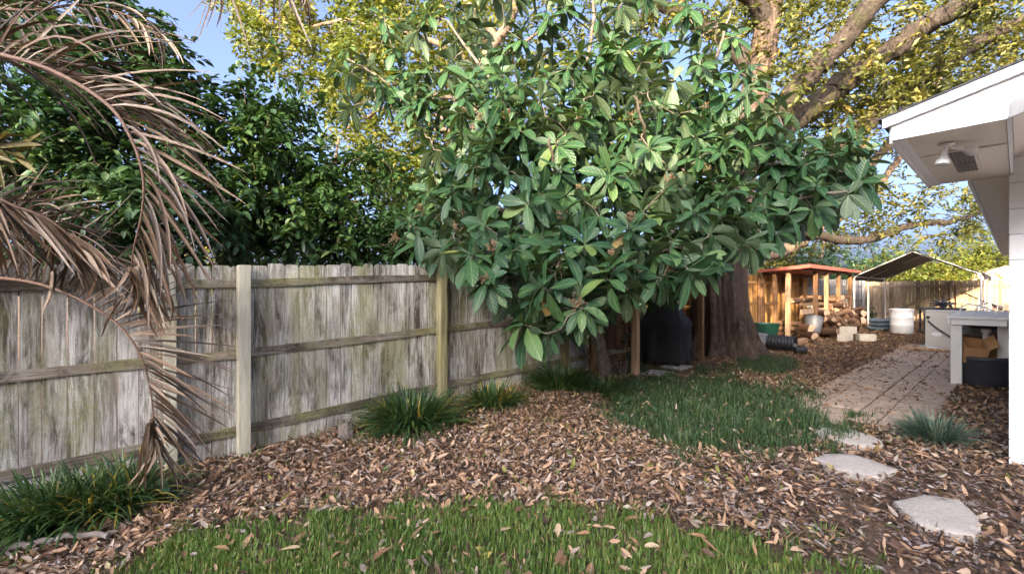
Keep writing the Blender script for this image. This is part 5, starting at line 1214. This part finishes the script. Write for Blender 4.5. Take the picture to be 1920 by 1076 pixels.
for i, (px_, py_) in enumerate(((60, 985), (140, 968), (220, 945))):
    grass_clump('liriope_clump', ['leftmost arching grass clump at the bottom left', 'middle arching grass clump under the left fence', 'arching grass clump with yellow blades at the palm frond tip'][i], PG(px_, py_ + 8), 520, .66, .016, M_['liriope'], .19, 1.05, [.02, .06, .16][i], lean=(-.12, -.12))
grass_clump('blue_grass_clump', 'blue green spiky grass clump beside the stepping stones', PG(1752, 828), 560, .46, .011, M_['bluegrass'], .11, .85, .05, None)
grass_clump('dry_grass_clump', 'wispy dry grey grass to the right of the leafy tree trunk', PG(1165, 700), 130, .55, .006, M_['drygrass'], .10, .95, .3, None)
# small scattered weeds by the posts
for px_, py_, lab in ((470, 858, 'small weed tuft at the foot of the pale post'), (340, 870, 'weedy tuft under the fence right of the palm frond'), (1545, 1010, 'little grass tuft in the mulch near the lower right')):
    grass_clump('weed_tuft', lab, PG(px_, py_), 60, .14, .006, M_['lawn'], .07, .8, .05, 'weed tufts in the litter', cat='weed')

# stump
sp = PG(647, 824); b = MB(); n = 22; V = []
for zi, (z_, rr) in enumerate(((-.05, .082), (.05, .075), (.13, .066), (.20, .062))):
    for j in range(n):
        a = j * 6.283 / n; r_ = rr * (1 + .09 * math.sin(3 * a) + .06 * math.sin(7 * a + 1)); V.append((math.cos(a) * r_, math.sin(a) * r_, z_ + (random.uniform(-.02, .02) if zi == 3 else 0)))
F = [(i * n + j, i * n + (j + 1) % n, (i + 1) * n + (j + 1) % n, (i + 1) * n + j) for i in range(3) for j in range(n)]; V.append((0, 0, .185)); b.raw(V, F, [(3 * n + j, 3 * n + (j + 1) % n, len(V) - 1) for j in range(n)])
o = b.obj('tree_stump', mat_bark('stump_bark', (.10, .075, .06), (.40, .34, .29), 22, .2, None, .8), None, Matrix.Translation(sp), True); tag(o, 'short grey cut stump by the fence beside the grass clump', 'stump')
# lichen branch at lower left
b = MB(); q = spline([PG(-60, 1075), PG(0, 1048), PG(60, 1038), PG(130, 1022), PG(203, 1020)], 7); q[:, 2] += .058 + .006 * np.sin(np.arange(len(q)) * 1.3); b.tube(q, np.linspace(.025, .016, len(q)) * (1 + .12 * rng.normal(size=len(q))), 9); o = b.obj('fallen_branch', M_['lichen_branch'], None, None, True, True); tag(o, 'lichen covered fallen branch on the leaves at the bottom left', 'branch')
# seedling
sd = PG(297, 945); seed = empty('broadleaf_seedling', sd, 0, 'small blue green broad leaved seedling beside the palm frond tip', 'plant')
b = MB(); b.tube([sd, sd + Vector((.005, 0, .07)), sd + Vector((.0, 0, .14))], .004, 5); b.obj('stem', M_['twig'], seed)
for k in range(8):
    a = k * 2.4; el = .15 + .1 * k * .5; d = np.array([[math.cos(a) * math.cos(el), math.sin(a) * math.cos(el), math.sin(el)]])
    V, F, A, UVv = leaf_batch('loquat', np.array([tuple(sd + Vector((0, 0, .08 + .008 * k)))]), d, np.array([[0, 0, 1.]]), .16, .068, .1, .8, .35); obj('leaf', mesh_np('leaf', V, [F], M_['seedling'], True, None, UVv), seed)
# big leaved plant in the shelter
vp = PG(1178, 700); vpl = empty('broadleaf_plant', vp, 0, 'upright broad leaved plant in shade beside the shelter post', 'plant')
b = MB(); q = spline([vp, vp + Vector((-.03, 0, .4)), vp + Vector((.02, 0, .9))], 5); b.tube(q, .008, 5); b.obj('stem', M_['twig'], vpl)
for k in range(14):
    a = k * 2.4; f = k / 14; d = np.array([[math.cos(a), math.sin(a), .45]]); p_ = q[min(len(q) - 1, 3 + int(f * 8))]
    V, F, A, UVv = leaf_batch('loquat', np.array([p_]), d, np.array([[0, 0, 1.]]), .2, .11, .1, .8, .4); obj('leaf', mesh_np('leaf', V, [F], M_['seedling'], True, None, UVv), vpl)

# ---- leaf litter
def free(px, py, lawn=.05):
    inl = inpoly(px, py, LAWN); k = ~inl | (rng.random(len(px)) < lawn); im = inpoly(px, py, MID); k &= ~im | (rng.random(len(px)) < .05)
    for sp_ in stone_px: cx_, cy_ = np.mean(sp_, 0); k &= ~inpoly(cx_ + (px - cx_) * 1.0, cy_ + (py - cy_) * .98, sp_) | (rng.random(len(px)) < .02)
    return k
def on_path(x, y):
    t, s = ts(x, y); return (t > PATH['t0']) & (t < PATH['t1']) & (s > PATH['s0']) & (s < PATH['s1'])
def litter(name, label, n, xr, yr, L, asp, mat, kind, hmax, keep, tilt=.45, curlr=(-.4, .7), rf=None):
    x, y, z, px, py = ground_pts(n, xr, yr); t, s = ts(x, y); k = (s > .03) & ((s < 4.93) | ((t < 4.35) & (s < 7))) & keep(x, y, px, py, t, s); x, y, z = x[k], y[k], z[k]; m = len(x)
    a = rng.uniform(0, 6.28, m); D = np.stack([np.cos(a), np.sin(a), rng.normal(size=m) * tilt * .5], 1); Nn = np.stack([rng.normal(size=m) * tilt, rng.normal(size=m) * tilt, np.ones(m)], 1)
    l = L[0] + (L[1] - L[0]) * rng.random(m) ** 1.6; l = l * np.where(rng.random(m) < .05, 1.2, 1.0); Pn = np.stack([x, y, z + rng.uniform(.0, hmax, m)], 1)
    rv = rng.random(m) if rf is None else rf(x[:], y[:], m)
    V, F, A, UVv = leaf_batch(kind, Pn, D, Nn, l, l * rng.uniform(asp[0], asp[1], m), rng.uniform(curlr[0], curlr[1], m), rng.uniform(.2, 2.2, m), 0, rv)
    V[:, 2] = np.maximum(V[:, 2], np.repeat(z, len(TPL[kind][0])) - .012)
    o = obj(name, mesh_np(name, V, [F], mat, False, A)); tag(o, label, 'leaves', kind='stuff'); print(name, m)
def mulchy(px, py): return np.clip((px - 1250) / 350, 0, 1) * np.clip((py - 780) / 120, 0, 1)
def k1(x, y, px, py, t, s): return free(px, py, .10) & ~(on_path(x, y) & (rng.random(len(x)) > .03)) & (rng.random(len(x)) > mulchy(px, py) * .72) & (px > -300) & (px < 2200)
litter('leaf_litter', 'thick layer of fallen brown leaves covering the yard', 120000, (-4.6, 5.6), (1.8, 7.2), (.02, .074), (.28, .48), M_['litter'], 'small', .045, k1, .65, (-.9, 1.2))
def k1b(x, y, px, py, t, s): return free(px, py, .03) & ~on_path(x, y) & (px > -300) & (px < 2200) & (rng.random(len(x)) > mulchy(px, py) * .8)
litter('leaf_litter', 'larger curled dead leaves lying over the brown litter', 3600, (-4.6, 5.6), (1.8, 6.6), (.065, .135), (.24, .33), M_['litter'], 'small', .05, k1b, .35, rf=lambda x, y, m: rng.uniform(.22, .9, m))
def k2(x, y, px, py, t, s): return free(px, py, .02) & ~on_path(x, y) & (rng.random(len(x)) < .45 + mulchy(px, py)) & (px < 2200)
litter('wood_mulch', 'dark wood mulch chips between the leaves and stones', 70000, (-4.4, 5.8), (1.8, 6.4), (.022, .075), (.18, .38), M_['mulch'], 'small', .03, k2, .5, (-.1, .1))
def k3(x, y, px, py, t, s): return ~inpoly(px, py, MID) & ~inpoly(px, py, PATCH) & ~(on_path(x, y) & (rng.random(len(x)) > .2 + .55 * (s < 3.4 + .15 * np.sin(t * 2.1)) + .18 * (np.sin(t * 3.1 + s * 4) > .5))) & (t > 4)
litter('dry_leaf_cover', 'small dry brown leaves covering the rear of the yard', 110000, (0, 20), (5.0, 20.5), (.035, .085), (.35, .55), M_['litter_far'], 'diamond', .03, k3, .5)
# twigs on the litter
def twigs_on_ground():
    b = MB(); x, y, z, px, py = ground_pts(900, (-4, 5), (2.0, 6.5)); t, s = ts(x, y); k = (s > .1) & (s < 4.9) & free(px, py, .03)
    for X, Y_, Z in zip(x[k], y[k], z[k]):
        a = rng.uniform(0, 6.28); l = rng.uniform(.06, .28); d = np.array([math.cos(a), math.sin(a), 0]); p0 = np.array([X, Y_, Z + .02 + rng.uniform(0, .02)])
        b.tube([p0, p0 + d * l * .5 + rng.normal(size=3) * .012, p0 + d * l], [.0025, .002, .0012], 4, False)
    o = b.obj('twig_scatter', mat_plain('dry_twig', (.26, .20, .16), .85, .4, 20, .1), None, None, False); tag(o, 'thin dry twigs strewn over the fallen leaves', 'twigs', kind='stuff')
twigs_on_ground()
# single large leaves that can be picked out on the lawn
FL = [(748, 985, 1.2), (960, 1003, 1.5), (735, 1040, 1.4), (850, 1047, 1.5), (1045, 1022, 1.2), (1078, 1015, 1.4), (1060, 1055, 1.2), (1110, 1068, 1.5), (650, 1030, 1.1), (525, 1045, 1.4), (400, 1040, 1.0), (830, 1010, 1.0), (905, 985, 1.3), (1130, 1000, 1.2), (1240, 1040, 1.2), (1180, 1022, 1.0), (1350, 1052, 1.2), (1290, 1015, 1.1), (620, 1062, 1.2), (470, 1015, 1.1), (1420, 1060, 1.0), (980, 960, 1.2), (880, 965, 1.1), (790, 1062, 1.1), (685, 1000, 1.2), (1010, 985, 1.1), (575, 1010, 1.2), (1200, 985, 1.3), (940, 1062, 1.0), (345, 1062, 1.1)]
fv = []
for k in range(4):
    V, F, A, UVv = leaf_batch('loquat', np.zeros((1, 3)), np.array([[0, 1., 0]]), np.array([[0, 0, 1.]]), 1.0, .36, -.35 + .28 * k, 1.6, 0); fv.append(mesh_np('fallen_leaf', V, [F], M_['fallen'], True, None, UVv))
for i, (px_, py_, k) in enumerate(FL):
    o = bpy.data.objects.new('fallen_leaf', fv[i % 4]); l = .085 * k * rng.uniform(.7, 1.05)
    place(o, None, Matrix.Translation(PG(px_, py_) + Vector((0, 0, .045))) @ Matrix.Rotation(rng.uniform(0, 6.28), 4, 'Z') @ Matrix.Rotation(rng.uniform(-.25, .25), 4, 'X') @ Matrix.Rotation(rng.uniform(-.4, .4), 4, 'Y') @ Matrix.Scale(l, 4))
    tag(o, 'large curled brown leaf lying on the green lawn', 'leaf', 'large fallen leaves on the lawn')
